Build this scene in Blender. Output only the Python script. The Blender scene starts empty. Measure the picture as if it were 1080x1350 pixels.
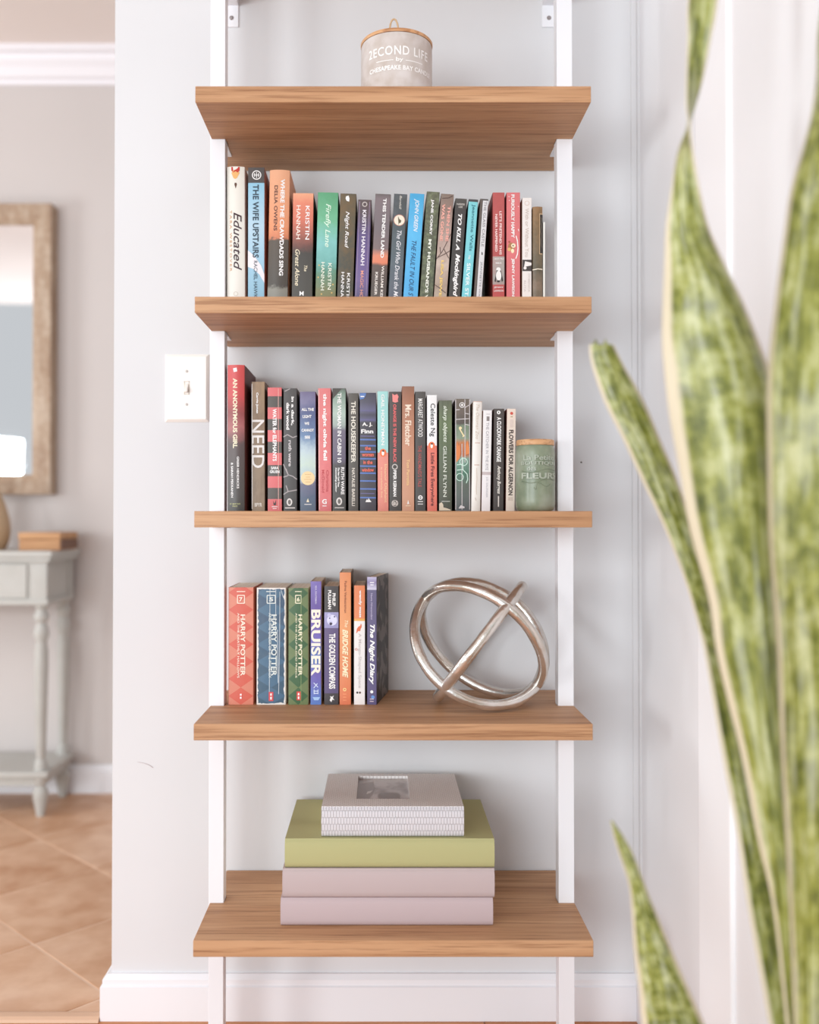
import bpy, bmesh, math, random
from mathutils import Vector, Matrix
from math import pi, sin, cos, tan, radians, atan2, sqrt

random.seed(7)
sc = bpy.context.scene
COL = sc.collection

# ------------------------------------------------------------------ camera, world, light, exposure
E = 0.929                      # eye height
F, CX, CY, TILT = 1263.0, 503.0, 667.5, radians(0.75)
cam = bpy.data.cameras.new('camera')
cam.sensor_fit = 'VERTICAL'
cam.sensor_height = 36.0
cam.lens = F / 1350 * 36.0
cam.shift_x = (540 - CX) / 1350
cam.shift_y = -(675 - CY) / 1350
cam.clip_start = 0.02
cam.dof.use_dof = True
cam.dof.focus_distance = 1.62
cam.dof.aperture_fstop = cam.lens / 20.0
camo = bpy.data.objects.new('camera', cam)
camo.location = (0, 0, E)
camo.rotation_euler = (pi / 2 + TILT, 0, 0)
COL.objects.link(camo)
sc.camera = camo

world = bpy.data.worlds.new('world')
world.use_nodes = True
wbg = world.node_tree.nodes['Background']
wbg.inputs[0].default_value = (0.93, 0.97, 1.0, 1)
wbg.inputs[1].default_value = 0.62
sc.world = world

def area_light(name, loc, target, sx, sy, power, color):
    l = bpy.data.lights.new(name, 'AREA')
    l.shape = 'RECTANGLE'
    l.size, l.size_y = sx, sy
    l.energy = power
    l.color = color
    o = bpy.data.objects.new(name, l)
    o.location = loc
    o.rotation_euler = (Vector(target) - Vector(loc)).to_track_quat('-Z', 'Y').to_euler()
    COL.objects.link(o)
    return o

area_light('window_daylight', (-3.05, -0.86, 1.12), (0.1, 1.75, 0.95), 0.62, 0.85, 37, (0.90, 0.965, 0.99))
area_light('rear_fill_light', (-1.75, -2.7, 1.12), (0.1, 1.75, 0.9), 2.2, 1.85, 117, (0.88, 0.95, 0.99))  # big soft fill added behind the camera to lift the shelf backs
area_light('hall_window_daylight', (-2.85, 2.0, 1.25), (-0.9, 3.15, 0.75), 0.6, 0.8, 20, (0.95, 0.98, 1.0))

sc.view_settings.view_transform = 'Standard'
sc.view_settings.look = 'None'
sc.view_settings.exposure = 0.03
sc.view_settings.gamma = 1.0
sc.view_settings.use_curve_mapping = False

# ------------------------------------------------------------------ helpers
def W(px, py, d):
    """point of the photograph at depth d in metres -> world"""
    xc = (px - CX) / F
    yc = -(py - CY) / F
    y = cos(TILT) - yc * sin(TILT)
    z = sin(TILT) + yc * cos(TILT)
    s = d / y
    return Vector((xc * s, d, E + z * s))

def lin(c):
    out = []
    for v in c:
        v = v / 255.0
        out.append(v / 12.92 if v <= 0.04045 else ((v + 0.055) / 1.055) ** 2.4)
    return (*out, 1.0)

_mc = {}
def mat(name, rgb, rough=0.5, metal=0.0, spec=0.5, coat=0.0):
    key = (name, tuple(rgb), rough, metal, spec, coat)
    if key in _mc:
        return _mc[key]
    m = bpy.data.materials.new(name)
    m.use_nodes = True
    b = m.node_tree.nodes['Principled BSDF']
    b.inputs['Base Color'].default_value = lin(rgb)
    b.inputs['Roughness'].default_value = rough
    b.inputs['Metallic'].default_value = metal
    b.inputs['Specular IOR Level'].default_value = spec
    b.inputs['Coat Weight'].default_value = coat
    _mc[key] = m
    return m

class NT:
    def __init__(self, name, rough=0.5):
        self.m = bpy.data.materials.new(name)
        self.m.use_nodes = True
        self.t = self.m.node_tree
        self.b = self.t.nodes['Principled BSDF']
        self.b.inputs['Roughness'].default_value = rough
    def n(self, kind, **kw):
        nd = self.t.nodes.new(kind)
        for k, v in kw.items():
            if k in ('operation', 'blend_type', 'data_type', 'noise_dimensions', 'wave_type', 'bands_direction', 'feature', 'clamp', 'use_clamp', 'wave_profile', 'distance'):
                setattr(nd, k, v)
            else:
                nd.inputs[k].default_value = v
        return nd
    def l(self, a, ao, b, bi):
        self.t.links.new(a.outputs[ao], b.inputs[bi])
    def math(self, op, a, b=None, clamp=False):
        nd = self.t.nodes.new('ShaderNodeMath')
        nd.operation = op
        nd.use_clamp = clamp
        for i, v in enumerate((a, b)):
            if v is None:
                continue
            if isinstance(v, (int, float)):
                nd.inputs[i].default_value = v
            else:
                self.t.links.new(v, nd.inputs[i])
        return nd.outputs[0]
    def ramp(self, fac, stops, interp='LINEAR'):
        nd = self.t.nodes.new('ShaderNodeValToRGB')
        cr = nd.color_ramp
        cr.interpolation = interp
        stops = sorted(stops, key=lambda s: s[0])
        while len(cr.elements) < len(stops):
            cr.elements.new(0.5)
        for e, (p, c) in zip(cr.elements, stops):
            e.position = min(max(p, 0), 1)
            e.color = lin(c)
        self.t.links.new(fac, nd.inputs[0])
        return nd.outputs[0]
    def mix(self, fac, a, b, blend='MIX'):
        nd = self.t.nodes.new('ShaderNodeMix')
        nd.data_type = 'RGBA'
        nd.blend_type = blend
        for sock, v in ((nd.inputs[0], fac), (nd.inputs[6], a), (nd.inputs[7], b)):
            if isinstance(v, (int, float)):
                sock.default_value = v
            elif isinstance(v, tuple):
                sock.default_value = lin(v)
            else:
                self.t.links.new(v, sock)
        return nd.outputs[2]
    def color(self, sock):
        self.t.links.new(sock, self.b.inputs['Base Color'])
    def bump(self, h, strength=0.3, dist=0.002):
        nd = self.t.nodes.new('ShaderNodeBump')
        nd.inputs['Strength'].default_value = strength
        nd.inputs['Distance'].default_value = dist
        self.t.links.new(h, nd.inputs['Height'])
        self.t.links.new(nd.outputs[0], self.b.inputs['Normal'])
    def noise(self, vec, scale, detail=3.0, scl=None, rough=0.5):
        if scl is not None:
            mp = self.t.nodes.new('ShaderNodeMapping')
            mp.inputs['Scale'].default_value = scl
            self.t.links.new(vec, mp.inputs[0])
            vec = mp.outputs[0]
        nd = self.t.nodes.new('ShaderNodeTexNoise')
        nd.inputs['Scale'].default_value = scale
        nd.inputs['Detail'].default_value = detail
        nd.inputs['Roughness'].default_value = rough
        self.t.links.new(vec, nd.inputs['Vector'])
        return nd.outputs[0]
    def coord(self, which='Object'):
        nd = self.t.nodes.new('ShaderNodeTexCoord')
        return nd.outputs[which]
    def offset_by_object(self, vec):
        oi = self.t.nodes.new('ShaderNodeObjectInfo')
        a = self.t.nodes.new('ShaderNodeVectorMath')
        a.operation = 'MULTIPLY_ADD'
        self.t.links.new(oi.outputs['Random'], a.inputs[0])
        a.inputs[1].default_value = (7.3, 5.1, 9.7)
        self.t.links.new(vec, a.inputs[2])
        return a.outputs[0]

def wall_mat(name, rgb, bump=0.12):
    k = NT(name, 0.85)
    c = k.coord()
    n1 = k.noise(c, 1.6, 2)
    d = tuple(max(0, v - 5) for v in rgb)
    k.color(k.ramp(n1, [(0.3, d), (0.7, rgb)]))
    k.bump(k.noise(c, 420, 2), bump, 0.0006)
    k.b.inputs['Specular IOR Level'].default_value = 0.25
    return k.m

def wood_mat(name, dark, mid, light, along='x', rough=0.5, per_object=True):
    k = NT(name, rough)
    c = k.coord()
    if per_object:
        c = k.offset_by_object(c)
    scl = {'x': (1.2, 26, 26), 'y': (26, 1.2, 26)}[along]
    scl2 = {'x': (5, 210, 210), 'y': (210, 5, 210)}[along]
    big = k.noise(c, 1.4, 4, scl, 0.6)
    fine = k.noise(c, 1.0, 4, scl2, 0.65)
    base = k.ramp(big, [(0.28, dark), (0.5, mid), (0.72, light)])
    pore = k.ramp(fine, [(0.36, tuple(int(v * 0.80) for v in mid)), (0.5, (255, 255, 255))])
    k.color(k.mix(0.5, base, pore, 'MULTIPLY'))
    k.bump(fine, 0.15, 0.0006)
    k.b.inputs['Specular IOR Level'].default_value = 0.35
    return k.m

def obj(name, me, mats, parent=None, loc=(0, 0, 0), smooth=False):
    if isinstance(me, bmesh.types.BMesh):
        b = me
        me = bpy.data.meshes.new(name)
        b.to_mesh(me)
        b.free()
    o = bpy.data.objects.new(name, me)
    if mats is not None:
        for m in (mats if isinstance(mats, (list, tuple)) else [mats]):
            me.materials.append(m)
    if smooth:
        for p in me.polygons:
            p.use_smooth = True
    COL.objects.link(o)
    o.location = loc
    if parent:
        o.parent = parent
    return o

def shade_auto(o, ang=40):
    me = o.data
    for p in me.polygons:
        p.use_smooth = True
    b = bmesh.new()
    b.from_mesh(me)
    for e in b.edges:
        if len(e.link_faces) == 2 and e.calc_face_angle(0) > radians(ang):
            e.smooth = False
    b.to_mesh(me)
    b.free()
    return o

def tag(o, label=None, cat=None, group=None, kind=None):
    if label: o['label'] = label
    if cat: o['category'] = cat
    if group: o['group'] = group
    if kind: o['kind'] = kind
    return o

def thing(name, label, cat, loc=(0, 0, 0), group=None):
    o = bpy.data.objects.new(name, None)
    o.empty_display_size = 0.05
    COL.objects.link(o)
    o.location = loc
    return tag(o, label, cat, group)

def structure(o):
    o['kind'] = 'structure'
    return o

def box(b, x0, x1, y0, y1, z0, z1, bev=0.0, mi=0):
    t = bmesh.new()
    vs = [t.verts.new(p) for p in ((x0,y0,z0),(x1,y0,z0),(x1,y1,z0),(x0,y1,z0),(x0,y0,z1),(x1,y0,z1),(x1,y1,z1),(x0,y1,z1))]
    for f in ((3,2,1,0),(4,5,6,7),(0,1,5,4),(1,2,6,5),(2,3,7,6),(3,0,4,7)):
        t.faces.new([vs[i] for i in f])
    if bev:
        bmesh.ops.bevel(t, geom=list(t.edges), offset=bev, segments=2, affect='EDGES', profile=0.7)
    for f in t.faces:
        f.material_index = mi
    me = bpy.data.meshes.new('tmp')
    t.to_mesh(me)
    t.free()
    b.from_mesh(me)
    bpy.data.meshes.remove(me)
    return b

def bx(x0, x1, y0, y1, z0, z1, bev=0.0):
    return box(bmesh.new(), x0, x1, y0, y1, z0, z1, bev)

def lathe(prof, segs=32, cx=0, cy=0, b=None):
    b = b or bmesh.new()
    rings = []
    for r, z in prof:
        if r < 1e-6:
            rings.append([b.verts.new((cx, cy, z))])
        else:
            rings.append([b.verts.new((cx + r * cos(2 * pi * i / segs), cy + r * sin(2 * pi * i / segs), z)) for i in range(segs)])
    for a, c in zip(rings, rings[1:]):
        for i in range(segs):
            j = (i + 1) % segs
            if len(a) == 1 and len(c) == 1:
                continue
            if len(a) == 1:
                b.faces.new((a[0], c[j], c[i]))
            elif len(c) == 1:
                b.faces.new((a[i], a[j], c[0]))
            else:
                b.faces.new((a[i], a[j], c[j], c[i]))
    bmesh.ops.recalc_face_normals(b, faces=b.faces)
    return b

def tube(pts, r, segs=10, closed=False, b=None, rfun=None):
    b = b or bmesh.new()
    n = len(pts)
    rings = []
    up = None
    for i, p in enumerate(pts):
        if closed:
            t = (pts[(i + 1) % n] - pts[i - 1]).normalized()
        else:
            t = (pts[min(i + 1, n - 1)] - pts[max(i - 1, 0)]).normalized()
        if up is None:
            up = t.orthogonal().normalized()
        up = (up - t * up.dot(t)).normalized()
        s = t.cross(up)
        ring = []
        for k in range(segs):
            a = 2 * pi * k / segs
            rr = r * (rfun(i, k) if rfun else 1)
            ring.append(b.verts.new(p + up * (cos(a) * rr) + s * (sin(a) * rr)))
        rings.append(ring)
    m = n if closed else n - 1
    for i in range(m):
        a, c = rings[i], rings[(i + 1) % n]
        off = 0
        if closed and i == n - 1:
            off = min(range(segs), key=lambda o: (a[0].co - c[o].co).length)
        for k in range(segs):
            b.faces.new((a[k], a[(k + 1) % segs], c[(k + 1 + off) % segs], c[(k + off) % segs]))
    if not closed:
        b.faces.new(rings[0][::-1])
        b.faces.new(rings[-1])
    bmesh.ops.recalc_face_normals(b, faces=b.faces)
    return b

def prism(poly, axis, a0, a1, b=None):
    """extrude a 2-D polygon; axis 'x': poly is (y,z); 'y': (x,z); 'z': (x,y)"""
    b = b or bmesh.new()
    def P(u, v, a):
        return {'x': (a, u, v), 'y': (u, a, v), 'z': (u, v, a)}[axis]
    lo = [b.verts.new(P(u, v, a0)) for u, v in poly]
    hi = [b.verts.new(P(u, v, a1)) for u, v in poly]
    n = len(poly)
    b.faces.new(lo)
    b.faces.new(hi[::-1])
    for i in range(n):
        b.faces.new((lo[i], lo[(i + 1) % n], hi[(i + 1) % n], hi[i]))
    bmesh.ops.recalc_face_normals(b, faces=b.faces)
    return b

# text -> list of verts / faces, normalised to its own bounding box
_tc = {}
def glyphs(s, bold=0.0, shear=0.0, spacing=1.0):
    key = (s, bold, shear, spacing)
    if key in _tc:
        return _tc[key]
    cu = bpy.data.curves.new('lettering', 'FONT')
    cu.body = s
    cu.offset = bold
    cu.shear = shear
    cu.space_character = spacing
    cu.resolution_u = 3
    o = bpy.data.objects.new('lettering', cu)
    COL.objects.link(o)
    dg = bpy.context.evaluated_depsgraph_get()
    dg.update()
    me = bpy.data.meshes.new_from_object(o.evaluated_get(dg))
    vs = [(v.co.x, v.co.y) for v in me.vertices]
    fs = [tuple(p.vertices) for p in me.polygons]
    bpy.data.objects.remove(o)
    bpy.data.curves.remove(cu)
    bpy.data.meshes.remove(me)
    x0, x1 = min(v[0] for v in vs), max(v[0] for v in vs)
    y0, y1 = min(v[1] for v in vs), max(v[1] for v in vs)
    vs = [((x - x0) / (x1 - x0), (y - y0) / max(y1 - y0, 1e-6)) for x, y in vs]
    _tc[key] = (vs, fs)
    return _tc[key]

# ------------------------------------------------------------------ depths and levels of the place
ZW = 1.80                                   # wall behind the shelves
ZF = 3.27                                   # far wall of the next room
XR = (843 - CX) * ZW / F                    # right wall
XE = (149.5 - CX) * ZW / F                  # free end of the back wall
CEIL = 2.52
ZS = 1.50                                   # front of the shelves
SH = [W(518, y, ZS).z for y in (113.5, 391.0, 673.8, 954.5, 1240.0)]   # tops of the five shelves in view
TH = 0.0256
ZP = 1.647                                  # front of the posts

white_wall = wall_mat('wall_paint', (222, 221, 223))
side_wall = wall_mat('side_wall_paint', (240, 239, 241))
far_paint = wall_mat('far_wall_paint', (207, 199, 196))
ceil_paint = wall_mat('ceiling_paint', (238, 226, 220))
trim_white = mat('trim_paint', (238, 237, 241), 0.45)
metal_white = mat('powder_coat_white', (236, 235, 239), 0.4)

# ------------------------------------------------------------------ the setting
structure(obj('wall_back', bx(XE, XR + 0.12, ZW, ZW + 0.115, 0, CEIL), white_wall))
structure(obj('wall_right', bx(XR, XR + 0.12, -0.6, ZW, 0, CEIL), side_wall))
structure(obj('wall_far', bx(-2.9, XR + 0.12, ZF, ZF + 0.12, 0, CEIL), far_paint))
structure(obj('ceiling', bx(-2.9, XR + 0.12, -0.6, ZF + 0.12, CEIL, CEIL + 0.1), ceil_paint))

wb = structure(bpy.data.objects['wall_back'])
# small scuffs on the paint
b = bmesh.new()
pts = [W(181, 1004.5, ZW) , W(190, 1006, ZW), W(197, 1008.5, ZW), W(202, 1012, ZW)]
for k, p in enumerate(pts):
    p.y = ZW - 0.0004
    pts[k] = p
tube(pts, 0.0006, 5, b=b, rfun=lambda i, k: (0.3, 0.6, 0.8, 1.0)[i])
obj('scuff_mark', b, mat('scuff', (172, 146, 146), 0.8), wb)
b = bmesh.new()
lathe([(0, 0.0007), (0.0018, 0), (0, -0.0007)], 8, b=b)
sm = obj('nail_hole', b, mat('nail_hole_dark', (96, 86, 78), 0.9), wb)
p = W(766.5, 609.5, ZW); sm.location = (p.x, ZW - 0.0002, p.z); sm.rotation_euler = (pi / 2, 0, 0)

def base_profile(h, t):
    # (out from the wall, height)
    return [(0, 0), (t, 0), (t, h - 0.020), (t * 0.80, h - 0.018), (t * 0.80, h - 0.008), (t * 0.35, h), (0, h)]
BH = 0.0825
pr = base_profile(BH, 0.017)
# back wall baseboard, mitred round the free end of the wall
b = bmesh.new()
path = []
for o_, z_ in pr:
    path.append([(XR, ZW - o_, z_), (XE - o_, ZW - o_, z_), (XE - o_, ZW + 0.115 + o_, z_), (XE + 0.3, ZW + 0.115 + o_, z_)])
rows = [[b.verts.new(p) for p in r] for r in path]
for i in range(len(rows)):
    j = (i + 1) % len(rows)
    for k in range(3):
        b.faces.new((rows[i][k], rows[i][k + 1], rows[j][k + 1], rows[j][k]))
b.faces.new([r[0] for r in rows]); b.faces.new([r[-1] for r in rows])
bmesh.ops.recalc_face_normals(b, faces=b.faces)
structure(obj('baseboard_back', b, trim_white))
structure(obj('baseboard_right', prism([(XR - o_, z_) for o_, z_ in base_profile(BH, 0.013)], 'y', (1.455), ZW - 0.0175), trim_white))
structure(obj('baseboard_far', prism([(ZF - o_, z_) for o_, z_ in base_profile(0.093, 0.016)], 'x', -2.9, XR), trim_white))
# door casing on the right wall, corner bead, crown moulding, threshold
structure(obj('trim_1', bx(XR - 0.007, XR + 0.001, 1.319, 1.450, 0, CEIL - 0.02, 0.0035), mat('casing_paint', (252, 251, 253), 0.4)))
structure(obj('trim_2', prism([(XR - 0.0145, ZW), (XR - 0.013, ZW - 0.004), (XR - 0.005, ZW - 0.006), (XR - 0.004, ZW - 0.013), (XR, ZW - 0.0145), (XR, ZW)], 'z', BH, CEIL), white_wall))
cr = [(0, 0), (0.012, 0), (0.014, 0.014), (0.03, 0.02), (0.045, 0.045), (0.062, 0.062), (0.066, 0.080), (0.085, 0.084), (0.085, 0.105), (0, 0.105)]
structure(obj('trim_3', prism([(ZF - o_, CEIL - 0.105 + z_) for o_, z_ in cr], 'x', -2.9, XR), mat('crown_paint', (240, 236, 240), 0.5)))
structure(obj('trim_4', prism([(1.776, 0.0004), (1.779, 0.005), (1.786, 0.008), (1.800, 0.008), (1.809, 0.005), (1.812, 0.0004)], 'x', -2.6, XE - 0.018), mat('threshold_wood', (214, 176, 148), 0.4)))

# floors: sub-floor slab with oak planks, and the tiled room behind
floor = structure(obj('floor', bx(-2.9, XR, -0.6, 1.795, -0.05, -0.012), mat('subfloor', (120, 88, 62), 0.9)))
oak = wood_mat('orange_oak', (180, 108, 58), (204, 136, 84), (220, 158, 108), 'x', 0.32)
k = 0
for r in range(19):
    y1 = 1.795 - r * 0.0826
    x = -2.6 + (r * 0.37 % 0.9)
    x0 = -2.6
    while x0 < XR - 0.002:
        x1 = min(x, XR)
        if x1 - x0 > 0.03:
            t = random.uniform(-0.0006, 0.0003)
            obj('plank', bx(x0 + 0.0006, x1 - 0.0006, y1 - 0.0820, y1, -0.012, t, 0.0008), oak, floor)
        x0 = x1
        x += 0.93

tile_floor = structure(obj('floor', bx(-2.9, XR, 1.795, ZF, -0.05, -0.002), mat('tile_grout', (226, 196, 172), 0.9)))
kt = NT('terracotta_tile', 0.42)
c = kt.offset_by_object(kt.coord())
n1 = kt.noise(c, 3.2, 4, None, 0.6)
n2 = kt.noise(c, 14, 3)
kt.color(kt.mix(0.25, kt.ramp(n1, [(0.30, (192, 142, 104)), (0.5, (212, 168, 134)), (0.72, (228, 192, 164))]), kt.ramp(n2, [(0.35, (170, 112, 76)), (0.65, (236, 204, 178))])))
kt.bump(n2, 0.12, 0.001)
S = 0.322
def clip(poly, ax, lim, keep_less):
    out = []
    for i in range(len(poly)):
        a, c2 = poly[i], poly[(i + 1) % len(poly)]
        ia = (a[ax] <= lim) == keep_less
        ic = (c2[ax] <= lim) == keep_less
        if ia: out.append(a)
        if ia != ic:
            tt = (lim - a[ax]) / (c2[ax] - a[ax])
            out.append((a[0] + (c2[0] - a[0]) * tt, a[1] + (c2[1] - a[1]) * tt))
    return out
g = 0.0035
for i in range(-8, 14):
    for j in range(-16, 6):
        # diagonal grid: u = (x+y)/sqrt2, v = (x-y)/sqrt2
        u0 = 1.80 / sqrt(2) + i * S; v0 = -2.35 + j * S
        q = [(u0 + g, v0 + g), (u0 + S - g, v0 + g), (u0 + S - g, v0 + S - g), (u0 + g, v0 + S - g)]
        poly = [((u + v) / sqrt(2), (u - v) / sqrt(2)) for u, v in q]
        for ax, lim, kl in ((0, -2.1, False), (0, 0.3, True), (1, 1.797, False), (1, ZF - 0.017, True)):
            if poly: poly = clip(poly, ax, lim, kl)
        if len(poly) < 3: continue
        area = abs(sum(poly[n][0] * poly[(n + 1) % len(poly)][1] - poly[(n + 1) % len(poly)][0] * poly[n][1] for n in range(len(poly)))) / 2
        if area < 0.0008: continue
        obj('tile', prism(poly, 'z', -0.006, random.uniform(-0.0008, 0.0)), kt.m, tile_floor)

# ------------------------------------------------------------------ ladder shelf
oakshelf = wood_mat('shelf_oak', (170, 124, 88), (190, 144, 106), (204, 160, 122), 'x', 0.55)
X0, X1 = (256.0 - CX) * ZS / F, (781.0 - CX) * ZS / F
PXL0, PXL1 = (276.0 - CX) * ZP / F, (295.8 - CX) * ZP / F
PXR0, PXR1 = (735.5 - CX) * ZP / F, (756.0 - CX) * ZP / F
PD = 0.0285
ladder = thing('ladder_shelf', 'tall wall-mounted ladder shelf with brown oak-look shelves on two white metal posts', 'shelf', (0, ZP, 0))
def shelf_board(name, top):
    y0, y1, yn, ye = ZS - ZP, ZW - 0.002 - ZP, -0.0004, PD + 0.0006
    e = 0.0006
    poly = [(X0, y0), (X1, y0), (X1, yn), (PXR0 - e, yn), (PXR0 - e, ye), (X1 - 0.004, ye), (X1 - 0.004, y1), (X0 + 0.004, y1), (X0 + 0.004, ye), (PXL1 + e, ye), (PXL1 + e, yn), (X0, yn)]
    b = prism(poly, 'z', top - TH, top)
    bmesh.ops.bevel(b, geom=[e_ for e_ in b.edges], offset=0.0007, segments=1, affect='EDGES')
    return obj(name, b, oakshelf, ladder)
for z in [SH[0] + 0.333] + SH:
    shelf_board('shelf', z)
for a0, a1 in ((PXL0, PXL1), (PXR0, PXR1)):
    obj('post', bx(a0, a1, 0, PD, 0, 2.06, 0.0012), metal_white, ladder)
    for z in [SH[0] + 0.333] + SH:
        obj('shelf_bracket', bx(a0 + 0.001, a1, PD, 0.074, z - TH - 0.0026, z - TH - 0.0002), metal_white, ladder)
    za = W(300, 8.5, ZW).z
    arm = obj('wall_arm', bx(a0, a1, PD, ZW - ZP - 0.003, za, za + 0.022, 0.0008), metal_white, ladder)
    plate = obj('wall_plate', bx(a0, a1, ZW - ZP - 0.0035, ZW - ZP, za - 0.0405, za + 0.03, 0.0008), metal_white, ladder)
    b = bmesh.new()
    lathe([(0, 0.0022), (0.0030, 0.0018), (0.0042, 0.0004), (0.0042, 0)], 16, b=b)
    box(b, -0.0030, 0.0030, -0.0004, 0.0004, 0.0019, 0.0024)
    s = obj('screw', b, mat('screw_steel', (168, 160, 160), 0.35, 0.8), plate)
    s.location = ((a0 + a1) / 2, ZW - ZP - 0.0035, za - 0.0235)
    s.rotation_euler = (pi / 2, radians(35), 0)

# ------------------------------------------------------------------ books
paper = NT('book_paper', 0.85)
c = paper.coord()
w = paper.noise(c, 1.0, 2, (900, 4, 4))
paper.color(paper.ramp(w, [(0.35, (228, 216, 196)), (0.65, (248, 242, 230))]))
PAPER = paper.m

def spine_mat(name, stops, interp='LINEAR', distort=0.0, nscale=8.0, rough=0.42, mottle=None, diamond=None, xramp=None, xdist=0.0, wear=None, grain=None):
    """stops: (fraction from the top, rgb)"""
    k = NT(name, rough)
    gc = k.coord('Generated')
    sep = k.t.nodes.new('ShaderNodeSeparateXYZ')
    k.t.links.new(gc, sep.inputs[0])
    gx, gz = sep.outputs[0], sep.outputs[2]
    oc = k.coord('Object')
    top = k.math('SUBTRACT', 1.0, gz)
    if distort:
        nz = k.noise(oc, nscale * 10, 5, None, 0.65)
        nz = k.math('MULTIPLY', k.math('SUBTRACT', nz, 0.5), distort)
        top = k.math('ADD', top, nz)
    soft = lambda c_: tuple((v * .88 + .12 * (sum(c_) / 3)) * .94 + 12 for v in c_)
    col = k.ramp(top, [(p_, soft(c_)) for p_, c_ in stops], interp)
    if diamond:
        c2, nx, nzz = diamond
        u = k.math('ADD', k.math('MULTIPLY', gx, nx), k.math('MULTIPLY', gz, nzz))
        v = k.math('SUBTRACT', k.math('MULTIPLY', gx, nx), k.math('MULTIPLY', gz, nzz))
        cmb = k.t.nodes.new('ShaderNodeCombineXYZ')
        k.t.links.new(k.math('ADD', u, 40.5), cmb.inputs[0])
        k.t.links.new(k.math('ADD', v, 40.5), cmb.inputs[1])
        cmb.inputs[2].default_value = 0.5
        ck = k.t.nodes.new('ShaderNodeTexChecker')
        ck.inputs['Scale'].default_value = 1.0
        k.t.links.new(cmb.outputs[0], ck.inputs[0])
        col = k.mix(k.math('MULTIPLY', ck.outputs[1], 0.95), col, c2)
        n2 = k.noise(oc, 90, 3)
        col = k.mix(k.math('MULTIPLY', n2, 0.05), col, (255, 250, 240))
    if mottle:
        mc, ms, amt, sc_ = mottle
        n2 = k.noise(oc, ms, 4, sc_, 0.6)
        f = k.math('MULTIPLY', k.math('MULTIPLY', k.math('SUBTRACT', n2, 0.45), 4.0, True), amt)
        col = k.mix(f, col, mc)
    if xramp:
        # colour bands across the spine: (from, to, rgb)
        for x0, x1, cc in xramp:
            f = k.math('MULTIPLY', k.math('GREATER_THAN', gx, x0), k.math('LESS_THAN', gx, x1))
            col = k.mix(f, col, cc)
    if wear:
        cc, thr = wear
        ax = k.math('MULTIPLY', k.math('ABSOLUTE', k.math('SUBTRACT', gx, 0.5)), 2.0)
        az = k.math('MULTIPLY', k.math('ABSOLUTE', k.math('SUBTRACT', gz, 0.5)), 2.0)
        az = k.math('SUBTRACT', k.math('MULTIPLY', az, 4.0), 3.0)
        nn = k.math('MULTIPLY', k.math('SUBTRACT', k.noise(oc, 100, 4), 0.5), 0.3)
        e = k.math('ADD', k.math('MAXIMUM', ax, az), nn)
        col = k.mix(k.math('GREATER_THAN', e, thr), col, cc)
    k.color(col)
    return k.m

LV = {1: SH[1], 2: SH[2], 3: SH[3]}
GROUPS = {1: 'books on the upper book shelf', 2: 'books on the middle book shelf', 3: 'books on the lower book shelf'}
ROWNAME = {1: 'upper', 2: 'middle', 3: 'lower'}

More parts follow.
